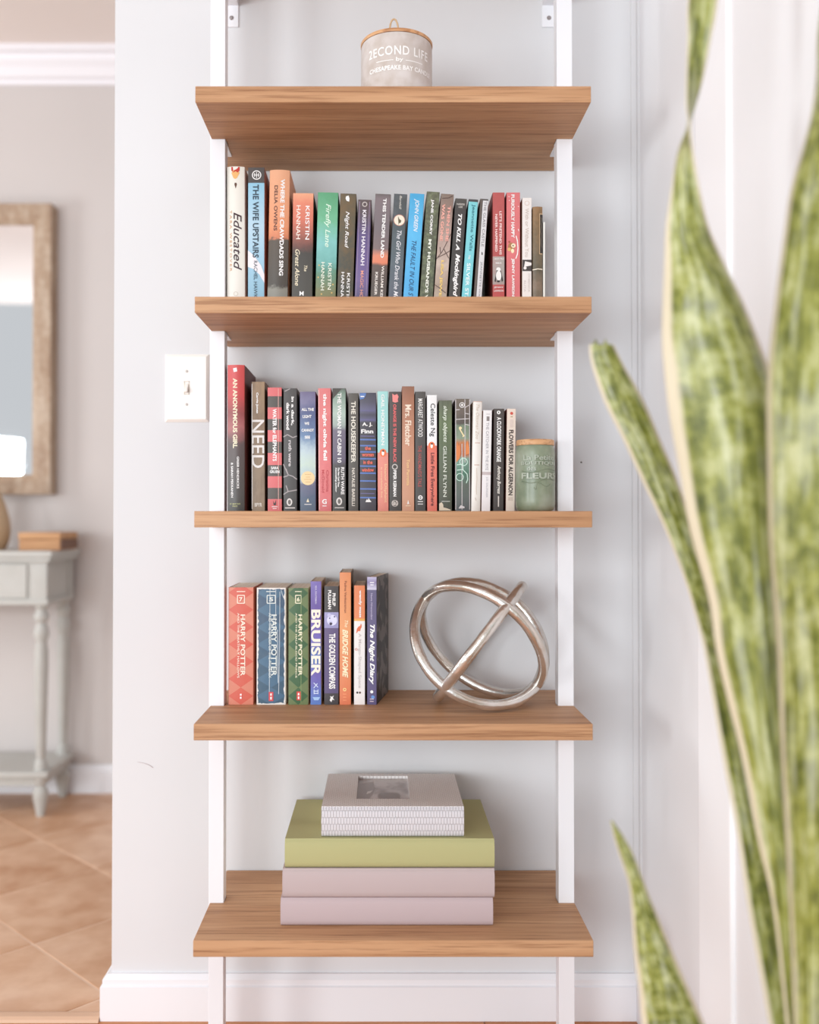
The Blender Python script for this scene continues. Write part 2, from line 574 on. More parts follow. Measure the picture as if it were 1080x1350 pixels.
def book(row, xb, xt, yt, label, stops, side, texts=(), shapes=(), zs=1.655, depth=0.13, hard=False, yb=None, rz=0.0, interp='LINEAR', flatness=None, name='book', **kw):
    yb = yb or {1: 390.0, 2: 673.3, 3: 928.8}[row]
    base = LV[row]
    if row == 3:
        zs = 1.655
    PB = W((xb[0] + xb[1]) / 2, yb, zs)
    PT = W((xt[0] + xt[1]) / 2, yt, zs)
    a = atan2(PT.x - PB.x, PT.z - PB.z)
    if row == 3: a = 0.0
    w = 0.5 * ((xb[1] - xb[0]) + (xt[1] - xt[0])) * zs / F * cos(a)
    h = (PT.z - base) / cos(a) - (w / 2) * sin(abs(a))
    cxw = PB.x - (PB.z - base) * tan(a)
    root = thing(name, label, 'book', (cxw, zs, base + (w / 2) * sin(abs(a)) + 0.0002), GROUPS[row])
    root.rotation_euler = (0, a, rz)
    depth = min(depth, ZW - 0.006 - zs)
    t = 0.0024 if hard else 0.0009
    bulge = (0.11 * w if hard else 0.015 * w) if flatness is None else flatness * w
    rc = 0.0016 if hard else 0.0008
    yspine = lambda x: -bulge * (1 - (2 * x / w) ** 2)
    # cover: one bent board, cross-section extruded upwards
    ns = 10
    out = [(-w / 2, depth)]
    if hard:
        out += [(-w / 2, 0.013), (-w / 2 + 0.0012, 0.0095), (-w / 2, 0.006)]
    out += [(-w / 2, rc)]
    sp = [(-w / 2 + rc * 0.5 + (w - rc) * i / ns, yspine(-w / 2 + rc * 0.5 + (w - rc) * i / ns)) for i in range(ns + 1)]
    i0 = len(out)
    out += sp
    i1 = len(out)
    out += [(w / 2, rc)]
    if hard:
        out += [(w / 2, 0.006), (w / 2 - 0.0012, 0.0095), (w / 2, 0.013)]
    out += [(w / 2, depth)]
    n = len(out)
    inn = []
    for i, (x, y) in enumerate(out):
        if i == 0 or i == n - 1:
            inn.append((x - math.copysign(t, x), y))
        elif i0 <= i < i1:
            inn.append((x * (w - 2 * t) / w, y + t))
        else:
            inn.append((x - math.copysign(t, x), y + (t if y < 0.002 else 0)))
    b = bmesh.new()
    V = [[[b.verts.new((x, y, z)) for x, y in ring] for z in (0, h)] for ring in (out, inn)]
    for i in range(n - 1):
        f = b.faces.new((V[0][0][i], V[0][0][i + 1], V[0][1][i + 1], V[0][1][i]))
        f.material_index = 0 if (i0 - 1 <= i < i1) else 1
        f = b.faces.new((V[1][0][i + 1], V[1][0][i], V[1][1][i], V[1][1][i + 1])); f.material_index = 1
        f = b.faces.new((V[0][1][i], V[0][1][i + 1], V[1][1][i + 1], V[1][1][i])); f.material_index = 1
        f = b.faces.new((V[0][0][i + 1], V[0][0][i], V[1][0][i], V[1][0][i + 1])); f.material_index = 1
    for i in (0, n - 1):
        f = b.faces.new((V[0][0][i], V[0][1][i], V[1][1][i], V[1][0][i])); f.material_index = 1
    bmesh.ops.recalc_face_normals(b, faces=b.faces)
    fr = lambda py: 1 - ((W(CX, py, zs).z - root.location.z) / cos(a)) / h
    sm = spine_mat('spine_print', [(fr(y), c_) for y, c_ in stops], interp, **kw)
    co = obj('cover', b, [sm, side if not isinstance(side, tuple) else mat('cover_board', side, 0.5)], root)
    shade_auto(co, 35)
    ins = 0.003 if hard else 0.0
    obj('page_block', bx(-w / 2 + t + 0.0002, w / 2 - t - 0.0002, t + 0.0008, depth - (0.004 if hard else 0.001), ins + 0.0002, h - ins - (0.0 if hard else 0.0004)), PAPER, root)
    lz = lambda py: (W(CX, py, zs).z - root.location.z) / cos(a)
    lx = lambda u: (u - 0.5) * w
    pxm = zs / F
    off = [0.0004]
    def put(name, vs, fs, color, rough=0.45):
        me = bpy.data.meshes.new(name)
        me.from_pydata([(x, yspine(max(-w / 2, min(w / 2, x))) - off[0], z) for x, z in vs], [], fs)
        off[0] += 0.00006
        obj(name, me, mat('ink', color, rough), root)
    for S_ in shapes:
        kind = S_[0]
        if kind == 'disc':
            _, u, py, r, color = S_[:5]
            sx = S_[5] if len(S_) > 5 else 1.0
            nn = 20
            vs = [(lx(u) + r * pxm * sx * cos(2 * pi * i / nn), lz(py) + r * pxm * sin(2 * pi * i / nn)) for i in range(nn)]
            put('emblem', vs, [tuple(range(nn))], color)
        elif kind == 'ring':
            _, u, py, r, th, color = S_[:6]
            nn = 20
            vs = [(lx(u) + (r + s_) * pxm * cos(2 * pi * i / nn), lz(py) + (r + s_) * pxm * sin(2 * pi * i / nn)) for s_ in (0, -th) for i in range(nn)]
            put('emblem', vs, [(i, (i + 1) % nn, nn + (i + 1) % nn, nn + i) for i in range(nn)], color)
        elif kind == 'poly':
            _, pts, color = S_[:3]
            vs = [(lx(u), lz(py)) for u, py in pts]
            put(S_[3] if len(S_) > 3 else 'illustration', vs, [tuple(range(len(vs)))], color)
        elif kind == 'line':
            _, lines, wd, color = S_[:4]
            for L in lines:
                vs, fs = [], []
                P = [Vector((lx(u), lz(py))) for u, py in L]
                P2 = [P[0]]
                for q_ in P[1:]:
                    nsub = max(1, int(abs(q_.x - P2[-1].x) / (w * .2)))
                    p0_ = P2[-1]
                    P2 += [p0_ + (q_ - p0_) * ((i_ + 1) / nsub) for i_ in range(nsub)]
                P = P2
                for p_, q_ in zip(P, P[1:]):
                    d = (q_ - p_)
                    if d.length < 1e-7: continue
                    nrm = Vector((-d.y, d.x)).normalized() * (wd * pxm / 2)
                    k0 = len(vs)
                    vs += [tuple(p_ - nrm), tuple(q_ - nrm), tuple(q_ + nrm), tuple(p_ + nrm)]
                    fs.append((k0, k0 + 1, k0 + 2, k0 + 3))
                put(S_[4] if len(S_) > 4 else 'line_art', vs, fs, color)
    for i, T in enumerate(texts):
        s, y0, y1, u, hf, color = T[:6]
        st = T[6] if len(T) > 6 else ''
        bold = 0.034 if 'b' in st else (0.020 if 'm' in st else 0.008)
        shear = 0.3 if 'i' in st else 0.0
        spc = 1.35 if 'w' in st else 1.0
        vs, fs = glyphs(s, bold, shear, spc)
        nm = 'title' if i == 0 else ('author' if 's' not in st else 'subtitle')
        if 'h' in st:      # written across the spine; y0..y1 is the letter height, hf the width share
            za, zb = lz(y1), lz(y0)
            q = [(lx(u) + (x - 0.5) * hf * w, za + y * (zb - za)) for x, y in vs]
        else:
            za, zb = lz(y0), lz(y1)
            zlow = 0.004
            q = [(lx(u) + (y - 0.5) * hf * w, za + x * (zb - za)) for x, y in vs]
            if zb < zlow:   # the foot of the spine is hidden by the shelf edge: squeeze the end in
                q = [(x, zlow + (z - zb) * (za - zlow) / (za - zb)) for x, z in q]
        put(nm, q, fs, color)
    return root

def penguin(u, y, oval, color=(240, 120, 70)):
    return [('disc', u, y, oval * 1.15, color, 0.85), ('disc', u, y + 0.3, oval * 0.72, (250, 245, 238), 0.5), ('poly', [(u - .06, y - oval * .75), (u + .10, y - oval * .75), (u + .10, y - oval * .3), (u - .06, y - oval * .3)], (60, 40, 40), 'emblem')]

WHT, CRM, GLD, BLK = (246, 242, 240), (240, 226, 196), (222, 184, 110), (38, 34, 34)
DK = (52, 46, 44)

# ---- upper row ---------------------------------------------------------------
book(1, (298.8, 324), (299.5, 322.5), 220.5, 'cream hardback with a red pencil tip on its spine, leftmost on upper book shelf',
     [(220, (236, 230, 218)), (390, (232, 226, 216))], (214, 204, 190), hard=True, depth=0.135,
     texts=[('Educated', 281, 357, .60, .44, (66, 40, 48), 'i'), ('TARA WESTOVER', 278, 358.5, .23, .12, (206, 158, 118), 'w')],
     shapes=[('poly', [(.27, 229), (.38, 235.5), (.48, 237), (.58, 235.5), (.72, 229), (.64, 225.5), (.36, 225.5)], (236, 180, 112)),
             ('poly', [(.26, 220.9), (.73, 220.9), (.72, 226), (.61, 228.5), (.5, 226.5), (.38, 228.5), (.27, 226)], (196, 54, 48)),
             ('poly', [(.45, 242), (.55, 242), (.57, 244.5), (.5, 249.5), (.44, 244.5)], (96, 62, 44)), ('ring', .5, 388, 3, .6, (200, 190, 176))])
book(1, (326.5, 349), (327.5, 348.5), 221, 'pale blue paperback with black top band and white swoosh, second on upper book shelf',
     [(221, (74, 66, 64)), (241, (74, 66, 64)), (241.2, (136, 196, 226)), (300, (176, 206, 226)), (345, (150, 196, 222)), (400, (126, 176, 202))], (168, 112, 104),
     texts=[('THE WIFE UPSTAIRS', 243.5, 340, .47, .36, (44, 60, 74), 'm'), ('RACHEL HAWKINS', 344, 403, .47, .22, (56, 74, 88))],
     shapes=[('ring', .52, 231, 6.2, 1.2, WHT), ('line', [[(.34, 231), (.7, 231)], [(.52, 227), (.52, 235)], [(.4, 228.5), (.4, 233.5)], [(.64, 228.5), (.64, 233.5)]], .9, WHT, 'emblem'),
             ('poly', [(0, 330), (.4, 338), (.8, 350), (1, 362), (1, 373), (.7, 362), (.35, 355), (0, 352)], (236, 226, 230))])
book(1, (352, 380), (356, 382.5), 225, 'peach hardback turning dark green below, with cut marsh silhouette, leaning on the upper book shelf',
     [(225, (244, 170, 126)), (300, (238, 142, 92)), (314, (220, 120, 78)), (318, (84, 70, 58)), (376, (70, 62, 54)), (382, (136, 132, 120)), (392, (130, 128, 118))], (238, 166, 122), hard=True,
     distort=.09, nscale=14, depth=0.135,
     texts=[('WHERE THE CRAWDADS SING', 237, 364, .66, .20, WHT, 'b'), ('DELIA OWENS', 245.5, 305, .34, .17, (92, 52, 44), 'm')])
book(1, (384, 412.5), (387, 413), 255, 'coral paperback turning black below a tree line, fourth on the upper book shelf',
     [(255, (248, 166, 122)), (268, (238, 128, 96)), (290, (222, 110, 84)), (312, (160, 84, 68)), (326, (104, 62, 54)), (334, (62, 56, 50)), (400, (70, 66, 58))], (60, 46, 44), distort=.07, nscale=10,
     texts=[('KRISTIN', 271.5, 316, .72, .2, WHT), ('HANNAH', 271, 315.5, .28, .2, (250, 232, 220)), ('The', 350, 358, .66, .15, CRM, 'is'), ('Great Alone', 329, 377, .26, .22, CRM, 'is'), ('M', 384, 390, .48, .2, WHT, 'hs')])
book(1, (415.5, 443), (419.5, 446), 254, 'green paperback fading to aqua with white script on the spine, on the upper book shelf',
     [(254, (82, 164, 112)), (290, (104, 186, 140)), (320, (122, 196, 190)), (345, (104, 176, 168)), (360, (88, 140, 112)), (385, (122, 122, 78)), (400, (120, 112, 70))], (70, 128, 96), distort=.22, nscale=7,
     texts=[('Firefly Lane', 269, 326, .5, .32, (226, 244, 226), 'i'), ('KRISTIN', 347, 382, .68, .17, (240, 240, 224)), ('HANNAH', 346, 383, .34, .17, (240, 240, 224))],
     shapes=[('disc', .15, 350, 1, GLD), ('disc', .85, 375, 1, GLD), ('disc', .12, 366, 1, GLD), ('disc', .3, 388, 1, GLD), ('disc', .8, 386, 1, GLD)])
book(1, (444.5, 465.5), (449, 470), 255.5, 'dark olive-brown paperback with slanted white script, sixth on the upper book shelf',
     [(255, (92, 80, 58)), (262, (104, 84, 54)), (300, (86, 78, 58)), (340, (72, 70, 56)), (400, (66, 62, 50))], (56, 48, 42), distort=.1, mottle=((140, 100, 52), 30, .5, None),
     texts=[('Night Road', 279, 327, .46, .3, WHT, 'i'), ('KRISTIN', 360, 398, .68, .19, WHT), ('HANNAH', 359, 398, .32, .19, WHT)],
     shapes=[('poly', [(.36, 259), (.52, 258), (.58, 262), (.56, 266), (.4, 265), (.33, 262)], WHT, 'emblem')])
book(1, (467, 486), (473, 489.5), 263.5, 'slim purple-brown paperback with a ring emblem at its top, seventh on the upper book shelf',
     [(263, (92, 72, 72)), (282, (88, 70, 78)), (310, (92, 72, 128)), (345, (104, 82, 142)), (370, (112, 90, 148)), (400, (70, 66, 96))], (52, 40, 50), distort=.15,
     texts=[('KRISTIN HANNAH', 277, 350, .5, .28, (240, 232, 238), 'm'), ('MAGIC HOUR', 357, 403, .5, .24, (232, 160, 140))],
     shapes=[('ring', .5, 269.5, 3.4, 1.1, (206, 196, 190)), ('line', [[(.12, 266), (.1, 390)], [(.86, 266), (.86, 390)]], .6, (168, 146, 172))])
book(1, (488, 510), (495.8, 515), 256, 'mauve-brown paperback with an orange sunset patch on its spine, upper book shelf',
     [(256, (106, 94, 92)), (262, (126, 108, 112)), (300, (118, 104, 108)), (328, (126, 104, 104)), (337, (232, 132, 96)), (346, (238, 126, 88)), (350, (96, 76, 68)), (380, (82, 70, 64)), (400, (92, 76, 66))], (58, 48, 48), distort=.035,
     texts=[('THIS TENDER LAND', 261.5, 340, .62, .22, WHT, 'b'), ('WILLIAM KENT', 350.5, 400, .7, .17, (242, 232, 224), 'm'), ('KRUEGER', 359, 389.5, .32, .17, (242, 232, 224), 'm')])
book(1, (512, 530), (520, 537), 256, 'slate grey paperback with a round cream bird badge near its top, upper book shelf',
     [(256, (72, 74, 74)), (300, (74, 84, 88)), (340, (80, 94, 102)), (400, (88, 92, 108))], (54, 54, 58), mottle=((110, 116, 124), 40, .4, None),
     texts=[('The Girl Who Drank the Moon', 304, 402, .55, .34, (232, 230, 234), 'i'), ('Barnhill', 258, 276, .52, .17, (220, 214, 204), 'i')],
     shapes=[('disc', .5, 290.5, 7.6, (196, 128, 110)), ('disc', .5, 290.5, 6.9, (238, 228, 208)), ('poly', [(.38, 285), (.5, 289), (.66, 291), (.6, 294), (.52, 294), (.46, 297), (.44, 293)], (96, 84, 56), 'emblem')])
book(1, (531.5, 551.5), (541, 559.5), 255.5, 'bright sky-blue paperback with hand-lettered white and navy writing, on the upper book shelf',
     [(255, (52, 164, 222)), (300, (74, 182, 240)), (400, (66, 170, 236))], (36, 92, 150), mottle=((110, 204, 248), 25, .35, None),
     texts=[('JOHN GREEN', 262.5, 305.5, .5, .36, WHT, 'i'), ('THE FAULT IN OUR STARS', 317.5, 408, .5, .32, (36, 70, 112), 'i')])
book(1, (553, 571.5), (563.5, 579.5), 253, 'dark olive paperback with pale leaf edges, right of the sky-blue book on upper book shelf',
     [(253, (92, 92, 70)), (300, (84, 86, 66)), (400, (76, 82, 60))], (52, 52, 44), mottle=((150, 160, 122), 110, .55, None),
     texts=[("JANE CORRY", 263, 310, .48, .24, WHT, 'b'), ("MY HUSBAND'S WIFE", 315.5, 412, .5, .24, (236, 236, 224), 'b')])
book(1, (572.3, 589), (581.5, 599), 256, 'dusty pink-brown paperback with bare dark twigs across the spine, on the upper book shelf',
     [(256, (132, 112, 98)), (275, (150, 122, 110)), (320, (190, 160, 148)), (350, (206, 182, 166)), (375, (176, 150, 130)), (400, (190, 170, 150))], (96, 80, 72), mottle=((140, 108, 96), 45, .45, None),
     texts=[('THEN SHE', 271.5, 318, .70, .24, (240, 172, 158), 'b'), ('WAS GONE', 269.5, 318, .26, .24, (244, 176, 160), 'b'), ('LISA JEWELL', 343.5, 402, .46, .26, (240, 204, 120), 'b')],
     shapes=[('line', [[(.0, 342), (.4, 332), (.75, 318), (.95, 308)], [(.3, 335), (.2, 326)], [(.5, 328), (.95, 340)], [(.1, 340), (.7, 334), (1, 330)], [(.1, 262), (.6, 261), (.9, 258)], [(.0, 376), (.4, 380), (.9, 386)]], .9, (84, 62, 56))])
book(1, (591.3, 607.3), (601, 615.5), 262, 'black paperback with large slanted white lettering the whole way down, on the upper book shelf',
     [(262, (78, 72, 66)), (275, (62, 56, 54)), (400, (56, 52, 48))], (44, 40, 40),
     texts=[('TO KILL A', 282, 330, .5, .34, WHT, 'bi'), ('Mockingbird', 335, 391, .5, .5, WHT, 'bi'), ('HARPER', 268.3, 270.6, .5, .7, (222, 214, 206), 'h'), ('LEE', 271.8, 274.1, .5, .35, (222, 214, 206), 'h')])
book(1, (608.7, 621.5), (618.5, 630.5), 263, 'aqua paperback with teal and white lettering and a black top, on the upper book shelf',
     [(263, (66, 64, 66)), (266.2, (66, 64, 66)), (266.4, (118, 210, 218)), (400, (110, 208, 220))], (40, 52, 58), interp='LINEAR',
     texts=[('Jeannette Walls', 269.6, 331, .55, .42, (36, 108, 122)), ('THE', 336, 342, .5, .22, WHT), ('SILVER STAR', 347, 404, .5, .38, (240, 250, 250), 'm')])
book(1, (624, 636), (634, 643.5), 262.5, 'slim white-and-grey striped paperback leaning right beside a dark gap, on the upper book shelf',
     [(262, (78, 70, 66)), (264.5, (78, 70, 66)), (264.7, (226, 222, 224)), (400, (222, 216, 218))], (58, 48, 46), xramp=[(-.1, .28, (98, 86, 80)), (.28, .34, (60, 54, 52))],
     texts=[('THE GLASS CASTLE', 265.7, 325, .66, .32, (138, 132, 136)), ('JEANNETTE WALLS', 345, 400, .66, .28, (148, 142, 146))],
     shapes=[('poly', [(.6, 332), (.74, 333), (.76, 336), (.62, 336)], DK, 'emblem')])
book(1, (649.5, 665.5), (649.8, 665.3), 254, 'dark red paperback with a grey panel picturing a small mouse on upper book shelf',
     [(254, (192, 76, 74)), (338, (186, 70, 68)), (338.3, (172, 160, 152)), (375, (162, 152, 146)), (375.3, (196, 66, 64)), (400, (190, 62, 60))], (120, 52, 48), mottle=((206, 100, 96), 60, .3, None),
     texts=[("LET'S PRETEND THIS", 278.7, 336, .66, .2, (252, 226, 222), 'm'), ('NEVER HAPPENED', 282.5, 332, .30, .2, (252, 226, 222), 'm'), ('A MOSTLY TRUE', 340.5, 342.6, .5, .8, WHT, 'hs'), ('MEMOIR', 346, 348, .5, .5, WHT, 'hs'), ('JENNY', 378, 380.5, .5, .8, WHT, 'h'), ('LAWSON', 382.3, 384.8, .5, .8, WHT, 'h')],
     shapes=[('poly', [(.15, 371), (.28, 360), (.4, 354), (.62, 354), (.76, 361), (.88, 370), (.76, 372), (.66, 362), (.36, 362), (.26, 372)], (52, 46, 46)), ('disc', .5, 363.5, 6.5, (240, 236, 232), .55), ('disc', .48, 355.5, 3, (240, 236, 232), 1.0), ('disc', .38, 357, .8, BLK), ('disc', .48, 371, 1.4, DK, 1.5)])
book(1, (667.8, 686), (668, 685.8), 254, 'coral red paperback with a small furry creature at mid-spine on upper book shelf',
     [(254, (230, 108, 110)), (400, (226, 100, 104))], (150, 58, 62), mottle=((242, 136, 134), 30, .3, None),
     texts=[('FURIOUSLY HAPPY', 256.8, 314, .46, .25, WHT, 'b'), ('JENNY LAWSON', 341, 391, .46, .25, WHT, 'b')],
     shapes=[('line', [[(.70, 311), (.80, 318), (.84, 327), (.80, 335), (.68, 341)]], 1.3, WHT), ('disc', .36, 325, 5, (172, 118, 72), .9), ('disc', .5, 324, 3, (240, 222, 190)), ('disc', .2, 329, 2.4, (224, 178, 110)), ('disc', .44, 331, 3, (250, 228, 190), .7), ('disc', .48, 324, .9, BLK), ('disc', .2, 319, 1.4, (172, 92, 70)),
             ('line', [[(.15, 259), (.2, 260)], [(.18, 264), (.22, 265)], [(.85, 272), (.9, 273)], [(.86, 302), (.9, 305)]], .8, WHT)])
book(1, (688.5, 701), (688.7, 701), 261, 'white paperback with pale lettering and a small black-and-white photo block, on the upper book shelf',
     [(261, (240, 230, 224)), (400, (238, 228, 222))], (150, 106, 78), depth=.125,
     texts=[('With or Without You', 275, 339, .5, .4, (206, 190, 180)), ('DOMENICA', 361, 385, .72, .2, (206, 194, 190)), ('RUTA', 370, 385, .28, .2, (206, 194, 190))],
     shapes=[('ring', .5, 268, 3.2, .6, (214, 190, 176)), ('poly', [(.02, 342.5), (.98, 342.5), (.98, 357.5), (.02, 357.5)], (70, 62, 60)), ('poly', [(.3, 344.5), (.98, 346.5), (.98, 350), (.2, 352)], (238, 230, 226)), ('disc', .3, 353.5, 2, (238, 230, 226))])
nb = book(1, (702.2, 715.5), (702.2, 715.5), 273, 'weathered brown notebook with pale elastic band near the right post on upper book shelf',
     [(273, (150, 106, 62)), (300, (136, 100, 60)), (340, (108, 90, 64)), (354, (88, 78, 60)), (375, (134, 108, 86)), (400, (104, 90, 72))], (116, 84, 56), name='notebook', hard=True, distort=.2, mottle=((86, 76, 52), 55, .6, None), depth=.11,
     shapes=[('poly', [(.66, 282), (1.0, 282), (1.0, 335.5), (.66, 335.5)], (212, 178, 140), 'label_border'), ('poly', [(.72, 283), (1.0, 283), (1.0, 334.5), (.72, 334.5)], (52, 46, 42), 'label_plate'),
             ('line', [[(0, 356), (.5, 355), (1, 355.4)]], 1.2, (240, 226, 206), 'elastic_band'), ('line', [[(.78, 287), (.9, 289), (.8, 294), (.9, 299), (.78, 305), (.9, 312), (.8, 319), (.9, 327)]], .6, (120, 104, 88), 'title')])
book(1, (716.3, 718.8), (716.3, 718.8), 293, 'thin white booklet squeezed beside the brown notebook, rightmost on the upper book shelf',
     [(293, (244, 240, 232)), (400, (240, 236, 226))], (238, 232, 220), depth=.10, name='booklet')

# ---- middle row --------------------------------------------------------------
book(2, (300.4, 322.5), (299.6, 323), 481.5, 'tall red hardback turning charcoal downwards, leftmost on the middle book shelf',
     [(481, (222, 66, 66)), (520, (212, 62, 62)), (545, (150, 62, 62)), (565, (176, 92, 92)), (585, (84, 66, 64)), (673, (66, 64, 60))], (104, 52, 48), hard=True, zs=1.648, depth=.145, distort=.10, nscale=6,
     texts=[('AN ANONYMOUS GIRL', 499, 591, .46, .26, CRM, 'b'), ('GREER HENDRICKS', 602, 644, .62, .13, WHT, 'm'), ('& SARAH PEKKANEN', 610, 656, .28, .13, WHT, 'm'), ("ST. MARTIN'S", 663.5, 665.3, .45, .6, (214, 214, 150), 'hs'), ('PRESS', 666.5, 668.2, .45, .28, (214, 214, 150), 'hs')],
     shapes=[('poly', [(.34, 486), (.55, 485), (.58, 490), (.38, 491)], WHT, 'emblem')])
book(2, (332, 349.5), (331.5, 349.5), 503.5, 'brown bark-patterned hardback with huge pale capital letters, second on the middle book shelf',
     [(503, (164, 126, 86)), (560, (140, 106, 74)), (673, (150, 122, 92))], (126, 100, 78), hard=True, zs=1.664, flatness=.01, mottle=((96, 70, 48), 60, .6, (1, 1, .35)),
     texts=[('NEED', 553.5, 617, .48, .92, (232, 224, 220), ''), ('Carrie Jones', 517.5, 545, .42, .2, WHT, 'b'), ('BFYR', 663, 668, .5, .55, (226, 216, 206), 'hb')],
     shapes=[('line', [[(.04, 506), (.04, 671)]], .9, (236, 228, 222))])
RD, BK = (228, 92, 94), (72, 62, 54)
bnd = [511, 522, 537, 552, 567, 582, 597, 612.5, 627.5, 643, 657.5]
book(2, (353, 371.7), (352.8, 371.6), 511, 'paperback with red and black stripes across its spine, third on the middle book shelf',
     [(y, RD if i % 2 == 0 else BK) for i, y in enumerate(bnd)], (70, 48, 46), interp='CONSTANT',
     texts=[('WATER for ELEPHANTS', 539, 608, .5, .28, WHT, 'b'), ('SARA', 615, 618.8, .5, .52, WHT, 'hb'), ('GRUEN', 620, 623.8, .5, .68, WHT, 'hb')],
     shapes=[('line', [[(.76, 512), (.76, 672)]], .6, (238, 190, 180)), ('poly', [(.38, 660), (.48, 664), (.6, 659), (.58, 666), (.42, 666)], DK, 'emblem'), ('line', [[(.3, 668), (.7, 668)], [(.36, 670.5), (.64, 670.5)]], .8, WHT)])
book(2, (373.8, 391.5), (373.8, 391.5), 512, 'black paperback with lower-case white lettering and grey bare branches, fourth on the middle book shelf',
     [(512, (66, 58, 56)), (673, (58, 54, 52))], (78, 70, 64), depth=.128,
     texts=[('in a dark,', 523, 561, .68, .24, WHT, 'b'), ('dark wood', 531, 566.5, .34, .24, WHT, 'b'), ('ruth ware', 580.5, 615, .5, .24, (206, 198, 198), 'b')],
     shapes=[('line', [[(.0, 576), (.3, 573), (.7, 577), (1, 575)], [(.0, 612), (.35, 626), (.7, 628), (1, 632)], [(.0, 629), (.35, 627)], [(.2, 640), (.35, 648), (1, 646)], [(.0, 652), (.35, 648)], [(.1, 516), (.5, 512.5)], [(.35, 626), (.2, 618)]], 1.3, (168, 158, 158)),
             ('disc', .45, 662, 5, (226, 220, 216), .75), ('disc', .45, 662, 3.2, (110, 104, 100), .6), ('line', [[(.12, 669.6), (.86, 669.6)]], 1.4, (222, 216, 214), 'subtitle')])
book(2, (395.8, 416.5), (395.3, 416.3), 516.5, 'blue and violet cloud-painted paperback with a round cream seal, fifth on the middle book shelf',
     [(516, (104, 92, 132)), (528, (116, 110, 150)), (545, (74, 82, 132)), (575, (98, 128, 172)), (595, (186, 204, 212)), (612, (196, 214, 200)), (628, (176, 196, 204)), (640, (96, 92, 122)), (655, (70, 86, 116)), (673, (84, 100, 122))], (84, 92, 118), distort=.2, nscale=5,
     texts=[('ALL THE', 538, 541.8, .5, .78, WHT, 'hb'), ('LIGHT', 547.3, 551.2, .46, .56, WHT, 'hb'), ('WE', 556.6, 560.3, .44, .3, WHT, 'hb'), ('CANNOT', 565.4, 569.2, .5, .78, WHT, 'hb'), ('SEE', 574.6, 578.4, .48, .34, WHT, 'hb')],
     shapes=[('disc', .5, 630.5, 9.2, (240, 208, 158)), ('line', [[(.3, 625.5), (.7, 625.5)], [(.36, 629), (.64, 629)], [(.26, 632), (.74, 632)], [(.34, 635.5), (.66, 635.5)]], .7, (214, 176, 124), 'seal_lettering'), ('poly', [(.5, 657), (.58, 662), (.4, 662)], CRM, 'emblem'), ('line', [[(.28, 665), (.72, 665)]], .8, WHT)])
book(2, (420.3, 437), (419.2, 436.5), 512, 'coral pink paperback with wavy white lower-case lettering, sixth on the middle book shelf',
     [(512, (232, 112, 112)), (673, (228, 104, 106))], (206, 96, 96), mottle=((242, 146, 142), 50, .3, None),
     texts=[('the night olivia fell', 519, 607, .5, .36, WHT, 'b'), ('Christina', 620, 648.5, .70, .2, (190, 62, 66)), ('McDonald', 619.5, 649.5, .36, .2, (190, 62, 66)), ('G', 658, 664.5, .46, .36, WHT, 'hb')],
     shapes=[('line', [[(.3, 667), (.62, 667)]], 1.0, WHT), ('line', [[(.06, 514), (.06, 672)]], .9, (246, 200, 196))])
book(2, (438.6, 456), (438.4, 456), 512, 'paperback fading from misty green to purple to black, seventh on the middle book shelf',
     [(512, (84, 86, 78)), (518, (120, 146, 128)), (545, (176, 196, 182)), (560, (158, 172, 164)), (568, (110, 98, 118)), (605, (94, 82, 106)), (614, (66, 60, 60)), (673, (66, 62, 58))], (58, 50, 50), distort=.06,
     texts=[('THE WOMAN IN CABIN 10', 518, 610, .52, .30, WHT, 'm'), ('RUTH WARE', 616, 652, .76, .25, WHT, 'm'), ('The New York Times', 616.5, 642, .46, .14, WHT, 'bis'), ('bestselling author', 616.5, 649, .26, .14, WHT, 'bis')],
     shapes=[('poly', [(.0, 512), (.72, 512), (.02, 526)], (74, 68, 62)), ('disc', .5, 661, 5.2, (222, 216, 212), .75), ('disc', .5, 661, 3.2, (110, 104, 100), .6), ('line', [[(.16, 669.4), (.86, 669.4)]], 1.3, (206, 200, 198), 'subtitle')])
book(2, (459.6, 472.5), (459.2, 472.8), 518.5, 'plain charcoal brown paperback with widely spaced thin capitals, eighth on the middle book shelf',
     [(518, (86, 78, 70)), (673, (78, 70, 64))], (56, 48, 46),
     texts=[('THE HOUSEKEEPER', 529, 610, .5, .45, (240, 232, 218), 'm'), ('NATALIE BARELLI', 617, 667, .5, .3, (226, 216, 204), 'm')])
bl = (98, 128, 196)
st = [(518, (66, 62, 78)), (530, (76, 72, 90)), (541, (96, 92, 128)), (547, (66, 62, 78)), (554, (92, 88, 128)), (557, (60, 54, 62)), (575, (62, 56, 66))]
